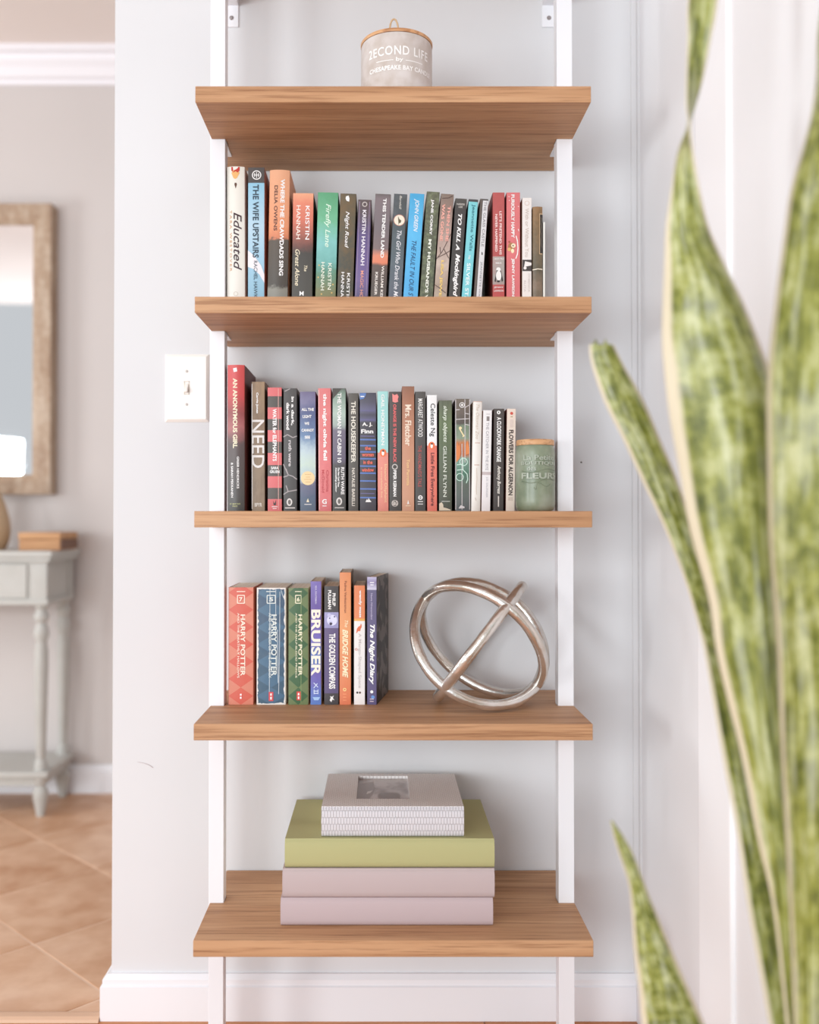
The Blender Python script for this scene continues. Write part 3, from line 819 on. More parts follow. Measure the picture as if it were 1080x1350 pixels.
book(2, (474.5, 496), (474.2, 496), 518, 'dark blind-slat patterned paperback with blue stripes and red words, ninth on the middle book shelf',
     st, (46, 42, 52), distort=.012, nscale=20,
     texts=[('A. J.', 557, 563, .46, .62, WHT, 'hb'), ('Finn', 566, 571.5, .46, .74, WHT, 'hb'), ('the', 588.5, 593.5, .5, .36, (232, 110, 90), 'hb'), ('woman', 598.2, 602, .5, .72, (232, 110, 90), 'hb'), ('in the', 607, 612, .5, .56, (232, 110, 90), 'hb'), ('window', 617, 622, .5, .74, (232, 110, 90), 'hb')],
     shapes=[('line', [[(.02, y_), (.98, y_ + .3)]], 1.9, (92, 120, 186), 'printed_slat') for y_ in (579.5, 587.5, 595.7, 604.7, 614.5, 623.7, 634, 644.5, 656)] + [('line', [[(.05, y_), (.9, y_ + .3)]], 1.2, (104, 98, 142), 'printed_slat') for y_ in (541.5, 553.5, 575, 650.5)] + [('poly', [(.01, 518.3), (.40, 518.3), (.36, 522), (.24, 526), (.01, 527)], (90, 124, 186), 'sticker'), ('line', [[(.05, 522.8), (.28, 522.8)]], 1.4, WHT, 'sticker_lettering'), ('poly', [(.36, 661), (.44, 658), (.5, 660), (.54, 656.5), (.6, 659), (.7, 661), (.7, 662), (.36, 662)], WHT, 'emblem')])
book(2, (498.2, 512.3), (497.5, 512), 516, 'half aqua, half coral paperback with an orange oval, tenth on the middle book shelf',
     [(516, (160, 220, 216)), (596.8, (158, 216, 212)), (597, (240, 138, 120)), (673, (238, 134, 116))], (120, 150, 146),
     texts=[('GAIL HONEYMAN', 520, 587, .5, .3, WHT, 'm'), ('Eleanor Oliphant', 612, 662.5, .72, .32, (246, 204, 160)), ('is completely fine', 616, 656, .36, .2, (246, 204, 160), 's')], shapes=penguin(.5, 597, 4.6))
book(2, (513.5, 529.3), (513, 529.3), 516.5, 'black paperback with coral capitals and pink sticker, eleventh on the middle book shelf',
     [(516, (72, 62, 58)), (673, (62, 56, 52))], (52, 46, 44),
     texts=[('ORANGE IS THE NEW BLACK', 533, 610, .46, .26, (232, 104, 104), 'b'), ('PIPER KERMAN', 620, 654.5, .46, .26, WHT, 'b'), ('S&G', 661, 666, .46, .4, (224, 214, 206), 'hbs')],
     shapes=[('poly', [(.26, 519), (.45, 521), (.66, 519.5), (.78, 523), (.7, 527), (.76, 529.5), (.5, 531), (.28, 529.5)], (240, 142, 138), 'sticker'), ('ring', .46, 615.5, 3.8, 1.2, (206, 198, 192)), ('ring', .46, 663.5, 4.4, 1, (200, 190, 184))])
book(2, (530.2, 546.2), (530, 546.5), 509.5, 'tall cinnamon-brown paperback with large cream lettering, twelfth on the middle book shelf',
     [(509, (150, 94, 66)), (530, (176, 110, 78)), (590, (206, 138, 104)), (673, (214, 150, 116))], (120, 72, 52),
     texts=[('Mrs. Fletcher', 533.5, 588, .5, .5, (244, 224, 204), 'm'), ('Tom Perrotta', 605.5, 640, .5, .24, (236, 196, 140), 'm')], shapes=[('poly', [(.5, 659), (.58, 664.5), (.42, 664.5)], WHT, 'emblem'), ('line', [[(.3, 666.8), (.7, 666.8)]], .6, CRM)])
book(2, (547.4, 561.3), (547.3, 561.3), 516.5, 'black paperback with tight white capitals above red ones, thirteenth on the middle book shelf',
     [(516, (76, 70, 66)), (673, (66, 62, 60))], (54, 50, 48),
     texts=[('MARGARET ATWOOD', 525.7, 576, .5, .44, (240, 236, 232)), ("THE HANDMAID'S TALE", 587, 642, .45, .36, (186, 84, 78))], shapes=[('ring', .5, 656, 3, 1.2, WHT), ('line', [[(.35, 656), (.65, 656)], [(.25, 661.3), (.75, 661.3)], [(.25, 664.5), (.75, 664.5)]], .9, WHT, 'emblem')])
book(2, (563.3, 576.4), (563, 576.2), 521, 'white-over-coral paperback with dark lettering and an orange oval, fourteenth on the middle book shelf',
     [(521, (246, 244, 244)), (587.3, (246, 242, 242)), (587.6, (240, 112, 92)), (673, (238, 108, 88))], (90, 70, 68),
     texts=[('Celeste Ng', 532, 575.5, .52, .6, (48, 44, 44)), ('Little Fires Everywhere', 597, 667, .5, .46, (104, 40, 44), 'm')], shapes=penguin(.46, 587.5, 4.4))
book(2, (578.8, 596), (578.8, 596), 528, 'mossy green striped paperback with white italic script, fifteenth on the middle book shelf',
     [(528, (96, 100, 78)), (560, (104, 122, 78)), (610, (88, 98, 72)), (673, (72, 72, 62))], (60, 60, 52), mottle=((58, 70, 48), 160, .5, (1, 1, .06)),
     texts=[('sharp objects', 534.7, 583, .46, .38, (236, 240, 226), 'i'), ('GILLIAN FLYNN', 588, 655, .46, .26, (224, 226, 214))], shapes=[('poly', [(.02, 673), (.02, 664), (.2, 662), (.32, 665), (.35, 669), (.6, 670), (.9, 672), (.9, 673)], (222, 206, 184)), ('line', [[(.2, 661), (.85, 661)]], .7, (214, 214, 206), 'subtitle')])
book(2, (600.8, 619.5), (600.2, 619.8), 526, 'dark paperback with green swirls, orange flames and a gold key on middle book shelf',
     [(526, (110, 96, 82)), (545, (104, 88, 78)), (558, (84, 74, 66)), (561, (120, 140, 112)), (578, (140, 156, 130)), (584, (206, 120, 66)), (600, (196, 100, 56)), (604, (128, 168, 148)), (625, (70, 122, 98)), (638, (92, 104, 92)), (673, (84, 88, 92))], (56, 48, 46), distort=.05, mottle=((64, 60, 58), 50, .35, (1, 1, .3)),
     shapes=[('line', [[(.02, 526.5), (.02, 672)], [(.98, 526.5), (.98, 672)], [(.66, 526.5), (.66, 610)], [(.45, 585), (.45, 672)], [(.02, 540.5), (.3, 540)], [(.02, 553), (.95, 552)], [(.66, 545), (.95, 546)], [(.66, 559.5), (.95, 560.5)], [(.62, 538), (.95, 534)]], .9, (214, 206, 206)),
             ('ring', .46, 534, 3.6, .9, WHT), ('disc', .46, 534, 1.5, WHT), ('line', [[(.28, 565), (.55, 574)], [(.5, 576), (.62, 574)]], 1.6, (246, 226, 176), 'key_print'), ('disc', .34, 564.5, 2, (246, 226, 176)),
             ('poly', [(.05, 604), (.05, 588), (.15, 582), (.22, 588), (.3, 584), (.36, 596), (.3, 604), (.05, 610)], (222, 128, 70)), ('poly', [(.7, 600), (.72, 588), (.82, 581), (.95, 590), (.95, 598)], (228, 138, 80)),
             ('ring', .56, 609, 5.5, 1.1, (206, 232, 218)), ('ring', .3, 629, 5.2, 1.0, (196, 224, 208)), ('line', [[(.1, 613), (.5, 612)], [(.1, 620), (.5, 619), (.8, 625), (.84, 632), (.74, 637)], [(.5, 603), (.52, 620)]], 1.1, (206, 232, 218)),
             ('poly', [(.22, 669.5), (.36, 666), (.62, 668), (.62, 670), (.24, 670.5)], (218, 212, 214), 'emblem')])
book(2, (620.8, 633.8), (624, 635.8), 529.5, 'cream-white hardback leaning right with faint tan script, on the middle book shelf',
     [(529, (214, 140, 110)), (530.2, (240, 232, 224)), (673, (242, 234, 226))], (214, 186, 160), hard=True, depth=.12,
     texts=[('The Ottoman Zoo', 533, 579, .5, .34, (210, 194, 178), 'i')], shapes=[('line', [[(.28, 584), (.82, 584)], [(.25, 613), (.8, 613)]], 1.3, (216, 190, 178)), ('line', [[(.5, 617), (.55, 632), (.5, 644), (.54, 652)]], .9, (222, 206, 192)), ('line', [[(.42, 656), (.5, 660)]], 1.2, (214, 200, 188), 'emblem')])
book(2, (634.8, 646.5), (637.2, 648.8), 541, 'short white paperback with grey capitals and a mauve band on middle book shelf',
     [(541, (244, 238, 238)), (622, (244, 238, 238)), (622.3, (204, 184, 184)), (626, (204, 184, 184)), (626.3, (246, 238, 240)), (673, (244, 236, 238))], (170, 122, 96), depth=.11,
     texts=[('THE CATCHER IN THE RYE', 557, 620, .52, .32, (186, 180, 184), 'm'), ('J.D. SALINGER', 628.5, 656, .55, .26, (196, 190, 194), 'm')], shapes=[('poly', [(.4, 549), (.72, 549), (.72, 555), (.4, 555)], (142, 132, 130), 'emblem'), ('line', [[(.36, 546), (.76, 546)]], 1.4, (214, 206, 206))])
book(2, (650.3, 664), (651.5, 665), 539, 'black paperback, second to the left of the green jar on the middle book shelf',
     [(539, (72, 62, 58)), (673, (62, 54, 52))], (58, 44, 42), depth=.11,
     texts=[('A CLOCKWORK ORANGE', 550, 609, .5, .42, WHT, 'b'), ('Anthony Burgess', 614, 651, .5, .42, (244, 236, 228), 'mi')], shapes=[('disc', .45, 543.8, 2.4, WHT), ('disc', .45, 543.8, 1.2, DK, .6), ('line', [[(.5, 654), (.5, 668)]], 1.4, (226, 216, 210))])
book(2, (667, 678.7), (668.6, 680.3), 539, 'cream paperback with heavy dark capitals, beside the green jar on the middle book shelf',
     [(539, (238, 216, 200)), (673, (240, 220, 204))], (116, 66, 54), depth=.11,
     texts=[('FLOWERS FOR ALGERNON', 566.7, 653, .5, .5, (62, 46, 42), 'b'), ('DANIEL KEYES', 655, 660, .5, .55, (206, 188, 178), 'h')], shapes=[('disc', .52, 545, 2, (206, 84, 70)), ('line', [[(.4, 549.5), (.66, 549.5)]], 1.2, (180, 160, 110), 'emblem'), ('poly', [(.36, 553), (.7, 553), (.7, 563.5), (.36, 563.5)], (222, 202, 192), 'subtitle')])

# ---- lower row ---------------------------------------------------------------
def hp(n, u, c, sub, subu):
    return ([('HARRY POTTER', 810, 891, u, .19, c, 'm'), (sub, 808, 893.5, subu, .085, c, 's'), (n, 787.3, 792.8, .5, .14, c, 'hbs')],
            [('line', [[(.36, 784.8), (.64, 784.8), (.64, 795.2), (.36, 795.2), (.36, 784.8)]], 1.1, c, 'number_frame'), ('line', [[(.33, 779.8), (.67, 779.8)]], 1.0, c)])
tx, sh = hp('7', .58, (250, 232, 214), 'AND THE DEATHLY HALLOWS', .40)
book(3, (301.4, 333.8), (301.8, 335), 774.5, 'thick orange-red paperback with a diamond pattern on its spine, leftmost on the lower book shelf',
     [(774, (226, 118, 88)), (930, (222, 114, 84))], (196, 104, 78), diamond=((208, 80, 58), 1.0, 6.8), texts=tx,
     shapes=sh + [('poly', [(.44, 913.5), (.56, 913.5), (.56, 922), (.44, 922)], (218, 84, 70), 'publisher_label'), ('line', [[(.5, 914.5), (.5, 917)], [(.5, 918.5), (.5, 921)]], 2.2, WHT, 'emblem')])
tx, sh = hp('5', .60, (226, 230, 226), 'AND THE ORDER OF THE PHOENIX', .46)
book(3, (338.2, 376.8), (339.5, 377.5), 775, 'thick dark blue paperback with worn white edges, second on the lower book shelf',
     [(775, (30, 66, 104)), (930, (26, 74, 104))], (226, 216, 206), diamond=((58, 98, 128), 1.0, 6.8), wear=((232, 226, 220), .90), texts=tx,
     shapes=sh + [('line', [[(.46, 777), (.45, 850), (.44, 920)], [(.66, 777), (.655, 840)], [(.80, 780), (.79, 850), (.76, 915)], [(.72, 830), (.74, 900)], [(.84, 778), (.92, 788)]], .8, (196, 204, 212), 'crease'), ('poly', [(.42, 912), (.58, 912), (.58, 924), (.42, 924)], (214, 78, 84), 'publisher_label'), ('line', [[(.5, 914), (.5, 917)], [(.5, 918.5), (.5, 922)]], 2.0, WHT, 'emblem')])
tx, sh = hp('6', .60, (244, 236, 206), 'AND THE HALF-BLOOD PRINCE', .40)
book(3, (380, 406.6), (381.2, 407), 775.3, 'thick green paperback with dark green diamonds on its spine, third on the lower book shelf',
     [(775, (96, 118, 58)), (930, (92, 114, 54))], (206, 202, 178), diamond=((30, 84, 36), 1.0, 6.8), wear=((226, 220, 202), 1.12), texts=tx,
     shapes=sh + [('line', [[(.64, 778), (.64, 926)]], .6, (148, 166, 110), 'crease'), ('poly', [(.42, 911.5), (.62, 911.5), (.62, 923), (.42, 923)], (218, 68, 62), 'publisher_label'), ('line', [[(.52, 913.5), (.52, 916.5)], [(.52, 918), (.52, 921.5)]], 2.0, WHT, 'emblem')])
book(3, (409.4, 423.6), (410, 424), 766.6, 'violet-blue paperback with huge cream capitals filling the spine, fourth on the lower book shelf',
     [(766, (122, 104, 190)), (800, (98, 72, 160)), (840, (110, 92, 186)), (870, (74, 118, 196)), (890, (104, 84, 178)), (930, (76, 122, 208))], (206, 190, 172), distort=.25, nscale=4,
     texts=[('BRUISER', 803.6, 891, .5, .88, (250, 236, 220), 'b'), ('NEAL SHUSTERMAN', 772, 796, .5, .16, (222, 214, 240), 's')], shapes=[('line', [[(.3, 900), (.7, 906)], [(.3, 907), (.65, 901)], [(.34, 911), (.7, 911)], [(.34, 914), (.7, 914)], [(.34, 909), (.34, 915)], [(.7, 909), (.7, 915)]], 1.0, (216, 226, 246), 'emblem'), ('poly', [(.2, 919), (.9, 919), (.75, 923), (.35, 923)], (168, 200, 240), 'emblem')])
book(3, (427.5, 446.4), (427.8, 446.8), 772.9, 'purple paperback with black ends and an animal face, fifth on the lower book shelf',
     [(772, (62, 54, 54)), (807, (60, 52, 52)), (807.2, (160, 156, 206)), (828, (148, 142, 196)), (828.2, (92, 74, 122)), (914, (84, 68, 116)), (914.2, (58, 50, 54)), (930, (54, 48, 52))], (176, 150, 126), wear=((196, 186, 190), 1.16),
     texts=[('THE GOLDEN COMPASS', 835, 908, .56, .44, WHT, 'b'), ('PHILIP', 782, 799, .68, .22, WHT, 'b'), ('PULLMAN', 778, 803, .38, .22, WHT, 'b')],
     shapes=[('disc', .55, 817.5, 7.2, (222, 220, 244), .95), ('disc', .35, 811, 2.6, (196, 192, 228)), ('disc', .44, 821, 3, (206, 204, 234)), ('disc', .46, 822.3, 1.9, (60, 44, 70)), ('disc', .72, 813, 1.0, (70, 64, 110)), ('disc', .38, 815, .9, (80, 74, 120)),
             ('poly', [(.38, 923), (.46, 919.5), (.4, 917.5), (.55, 918.5), (.68, 916.5), (.6, 920), (.72, 923), (.58, 922), (.5, 925.5)], WHT, 'emblem')])
book(3, (448.2, 462.4), (448.6, 464.4), 754.8, 'tall orange paperback with hand-drawn cream capitals, sixth and tallest on the lower book shelf',
     [(754, (240, 140, 80)), (830, (246, 156, 92)), (930, (236, 112, 66))], (124, 92, 62),
     texts=[('BRIDGE HOME', 829.6, 893.5, .5, .50, (250, 234, 196), 'bi'), ('The', 817.5, 827, .6, .3, (250, 234, 196), 'is'), ('Padma Venkatraman', 766, 808, .52, .2, (136, 72, 44))], shapes=[('ring', .45, 909, 2.2, 1.0, (250, 220, 150)), ('line', [[(.3, 915), (.6, 915)], [(.3, 919), (.6, 919)], [(.3, 923), (.6, 923)]], .7, (246, 170, 120))])
book(3, (466.8, 481.3), (467, 481.5), 772, 'white paperback with orange top and small orange cat, seventh on lower book shelf',
     [(772, (238, 126, 70)), (815.5, (240, 130, 74)), (815.8, (244, 170, 70)), (818.5, (244, 170, 70)), (818.8, (242, 236, 232)), (930, (240, 232, 230))], (120, 88, 66),
     texts=[('A Mango-Shaped Space', 835, 907, .5, .34, (200, 190, 188)), ('wendy mass', 778, 814, .56, .3, WHT, 'b')], shapes=[('poly', [(.2, 835), (.26, 829), (.4, 826), (.56, 825), (.62, 822), (.7, 824), (.68, 827), (.6, 829), (.56, 832), (.36, 832), (.28, 834)], (226, 112, 72)), ('disc', .3, 913, 1.4, DK), ('disc', .54, 913, 1.4, (96, 70, 60)), ('ring', .2, 856, 1.6, .6, (196, 100, 80))])
pat = NT('night_cover', .45)
c = pat.coord()
vo = pat.t.nodes.new('ShaderNodeTexVoronoi'); vo.inputs['Scale'].default_value = 55
pat.t.links.new(c, vo.inputs['Vector'])
pat.color(pat.ramp(vo.outputs['Color'], [(0.3, (54, 48, 48)), (0.5, (70, 64, 62)), (0.62, (110, 102, 98))], 'CONSTANT'))
book(3, (483.8, 496.8), (484.6, 497.2), 760.8, 'purple paperback angled to show its dark grey patterned cover, rightmost on the lower book shelf',
     [(760, (186, 178, 214)), (768, (120, 104, 160)), (777, (206, 200, 224)), (778, (74, 58, 110)), (930, (70, 54, 110))], pat.m, rz=radians(-9.5), wear=((206, 196, 206), 1.10), depth=.128,
     texts=[('The Night Diary', 823, 902.5, .5, .62, WHT, 'bi'), ('Veera Hiranandani', 782, 817, .5, .2, (190, 176, 206), 'i')], shapes=[('line', [[(.3, 768), (.75, 768)], [(.35, 771), (.7, 771)]], 1.2, (240, 236, 240), 'emblem'), ('disc', .5, 912, 2, WHT), ('disc', .62, 919, 2.4, (96, 140, 206)), ('line', [[(.3, 921.5), (.7, 921.5)], [(.3, 924.5), (.7, 924.5)]], .9, (222, 200, 206), 'emblem')])

# ------------------------------------------------------------------ candle on the top shelf
zc = 1.632
cp = W(523.0, 113, zc)
RC = 47.0 * zc / F
hb = W(523, 60.7, zc).z - SH[0]
candle = thing('candle_jar', 'round grey concrete candle jar with wooden lid and rope loop on the top shelf', 'candle', (cp.x, zc, SH[0] + .0006))
kc = NT('concrete', 0.85)
c = kc.coord()
kc.color(kc.mix(0.35, kc.ramp(kc.noise(c, 14, 4), [(0.3, (186, 170, 160)), (0.55, (208, 198, 194)), (0.75, (224, 218, 216))]), kc.ramp(kc.noise(c, 60, 3), [(0.35, (190, 176, 164)), (0.65, (220, 212, 208))])))
kc.bump(kc.noise(c, 180, 3), 0.15, 0.001)
shade_auto(obj('vessel', lathe([(0, 0), (RC - 0.004, 0), (RC - 0.001, 0.002), (RC, 0.006), (RC, hb - 0.008), (RC - 0.0008, hb - 0.006), (RC - 0.006, hb - 0.006), (RC - 0.006, 0.02), (0, 0.02)], 56), kc.m, candle))
bam = wood_mat('bamboo_lid', (196, 142, 98), (214, 164, 120), (226, 182, 140), 'x', 0.5)
shade_auto(obj('lid', lathe([(0, hb - 0.0055), (RC + 0.0003, hb - 0.0055), (RC + 0.0009, hb - 0.004), (RC + 0.0009, hb - 0.0012), (RC, hb), (0, hb)], 56), bam, candle))
lp = []
zt = W(519.5, 25.8, zc).z - SH[0]
lx0 = (519.5 - 523) * zc / F
for i in range(17):
    t = i / 16
    a = pi * t
    lp.append(Vector((lx0 - 0.0078 * cos(a) * (1 + .12 * sin(a)), -0.004, hb - 0.002 + (zt - hb) * (sin(a) ** 0.6))))
obj('rope_loop', tube(lp, 0.0014, 8, rfun=lambda i, k: 1 + .15 * ((i + k) % 2)), mat('rope', (206, 172, 134), 0.9), candle, smooth=True)
def wrap(name, s, pxa, pxb, ybase, ytop, color, bold=0.0, spacing=1.0, R=RC, center=523.0, root=candle, zfront=None, zcen=zc, lvl=SH[0], m=None, th=0.0, smooth=False):
    zf = zcen - R
    z0 = W(center, ybase, zf).z - lvl
    z1 = W(center, ytop, zf).z - lvl
    def ang(px):
        return math.asin(max(-0.999, min(0.999, (px - center) * (zcen - R * .5) / F / R)))
    a0, a1 = ang(pxa), ang(pxb)
    vs, fs = glyphs(s, bold, 0, spacing)
    rr = R + 0.0003 + th
    P = []
    for x, y in vs:
        a = a0 + (a1 - a0) * x
        P.append((rr * sin(a), -rr * cos(a), z0 + (z1 - z0) * y))
    me = bpy.data.meshes.new(name)
    me.from_pydata(P, [], fs)
    if th:
        b = bmesh.new(); b.from_mesh(me)
        r = bmesh.ops.extrude_face_region(b, geom=list(b.faces))
        for v in [g_ for g_ in r['geom'] if isinstance(g_, bmesh.types.BMVert)]:
            v.co.x *= (R - .0005) / rr; v.co.y *= (R - .0005) / rr
        bmesh.ops.recalc_face_normals(b, faces=b.faces)
        b.to_mesh(me); b.free()
    return obj(name, me, m or mat('ink', color, .6), root)
wrap('lettering', '2ECOND LIFE', 486.5, 563, 72.3, 60.3, WHT, 0.012, 1.15)
wrap('lettering', 'by', 521.5, 531, 82.6, 75.5, WHT, 0.02)
for a_, b_ in ((496, 518), (534, 556)):
    za_, R_ = W(523, 79.2, zc - RC).z - SH[0], RC + 0.0003
    aa = [math.asin((p_ - 523) * (zc - RC * .5) / F / RC) for p_ in (a_, b_)]
    vs, fs = [], []
    for i in range(9):
        t = aa[0] + (aa[1] - aa[0]) * i / 8
        vs += [(R_ * sin(t), -R_ * cos(t), za_ - .0006), (R_ * sin(t), -R_ * cos(t), za_ + .0006)]
        if i: fs.append((2 * i - 2, 2 * i, 2 * i + 1, 2 * i - 1))
    me = bpy.data.meshes.new('rule'); me.from_pydata(vs, [], fs)
    obj('printed_rule', me, mat('ink', WHT, .6), candle)
wrap('lettering', 'CHESAPEAKE BAY CANDLE', 487.3, 566, 92.2, 86.0, WHT, 0.03, 1.05)

# ------------------------------------------------------------------ green jar on the middle book shelf
zj = 1.64
cj = W(705.8, 673, zj)
RJ = 25.9 * zj / F
hj = W(706, 588.5, zj).z - SH[2]
jar = thing('glass_jar', 'small sage green glass jar with embossed lettering and thin wooden lid beside the right post', 'jar', (cj.x, zj, SH[2] + .0006))
kj = NT('green_glass', 0.38)
c = kj.coord()
kj.color(kj.ramp(kj.noise(c, 22, 3), [(0.3, (112, 124, 100)), (0.5, (138, 147, 124)), (0.72, (164, 168, 152))]))
kj.b.inputs['Coat Weight'].default_value = 0.12
kj.b.inputs['Coat Roughness'].default_value = 0.2
shade_auto(obj('jar_body', lathe([(0, 0.002), (RJ * .8, 0.0), (RJ * .93, 0.003), (RJ * .99, 0.010), (RJ, 0.018), (RJ * .995, hj - .014), (RJ * .97, hj - .006), (RJ * .94, hj - .002), (RJ * .92, hj), (RJ * .8, hj), (RJ * .8, hj - .01), (0, hj - .01)], 48), kj.m, jar), 50)
shade_auto(obj('lid', lathe([(0, hj + .0002), (RJ * .95, hj + .0002), (RJ * .96, hj + .001), (RJ * .96, hj + .0085), (RJ * .93, hj + .0098), (0, hj + .0098)], 48), bam, jar))
kw2 = dict(R=RJ, center=705.8, root=jar, zcen=zj, lvl=SH[2], m=mat('highlit_embossed_glass', (172, 178, 162), .35), th=0.0014)  # paler than the jar: highlights on the raised letters put into the colour
wrap('embossed_lettering', 'La Petite', 688, 726, 607, 600, WHT, 0.02, **kw2)
wrap('embossed_lettering', 'BOUTIQUE', 685.5, 728.5, 614, 608.5, WHT, 0.02, **kw2)
wrap('embossed_lettering', 'des', 692, 703, 620.5, 615, WHT, 0.02, **kw2)
wrap('embossed_lettering', 'FLEURS', 686, 729, 631.5, 623.5, WHT, 0.03, **kw2)
def jarline(pts, r=0.0007):
    P = []
    for px, py in pts:
        a = math.asin(max(-.98, min(.98, (px - 705.8) * (zj - RJ * .5) / F / RJ)))
        z = W(705.8, py, zj - RJ).z - SH[2]
        P.append(Vector((RJ * sin(a), -RJ * cos(a), z)))
    return tube(P, r, 6)
ribbon = lambda y: [(686 + 43 * t, y + 2.6 * sin(2 * pi * (t * .95 + .02)) ) for t in [i / 18 for i in range(19)]]
obj('embossed_ribbon', jarline(ribbon(620.8)), kj.m, jar, smooth=True)
obj('embossed_ribbon', jarline(ribbon(634.5)), kj.m, jar, smooth=True)
obj('embossed_scroll', jarline([(697 + 3 * cos(t * 6) + t * 22, 643 - 6 * t + 3.2 * sin(t * 9)) for t in [i / 24 for i in range(25)]], .0008), kj.m, jar, smooth=True)

# ------------------------------------------------------------------ metal ring ornament
ks = NT('hammered_silver', 0.27)
ks.b.inputs['Metallic'].default_value = 0.86
c = ks.coord()
ks.color(ks.ramp(ks.noise(c, 22, 3), [(0.35, (208, 196, 184)), (0.6, (230, 226, 222))]))
ks.bump(ks.noise(c, 120, 2), 0.22, 0.003)
ZO = 1.655
RO = 91.0 * ZO / F
TR = 0.0092
oc = W(633.3, 844, ZO)
vv = (Vector((0, 0, E)) - oc).normalized()
va = (Vector((.79, 0, -.61)) - vv * vv.dot(Vector((.79, 0, -.61)))).normalized()
vn = va.cross(vv).normalized()
if vn.z < 0: vn = -vn
c53, s53 = cos(radians(53)), sin(radians(53))
axes = [(vn, vv), (va, (-vn * s53 + vv * c53)), (va, (vn * c53 + vv * s53))]
low = min((u_ * cos(t) + w_ * sin(t)).z for u_, w_ in axes for t in [i * pi / 180 for i in range(360)]) * RO
ornament = thing('ring_ornament', 'silver hammered-metal ornament of three interlocking rings on the lower book shelf', 'ornament', (oc.x, ZO, SH[3]))
rnd = random.Random(3)
for u_, w_ in axes:
    N = 96
    jit = [1 + rnd.uniform(-.09, .09) for _ in range(N)]
    jit = [(jit[i - 1] + jit[i] + jit[(i + 1) % N]) / 3 for i in range(N)]
    cen = Vector((0, 0, -low + TR * 1.09))
    pts = [cen + (u_ * cos(2 * pi * i / N) + w_ * sin(2 * pi * i / N)) * RO for i in range(N)]
    obj('ring', tube(pts, TR, 14, True, rfun=lambda i, k: jit[i]), ks.m, ornament, smooth=True)

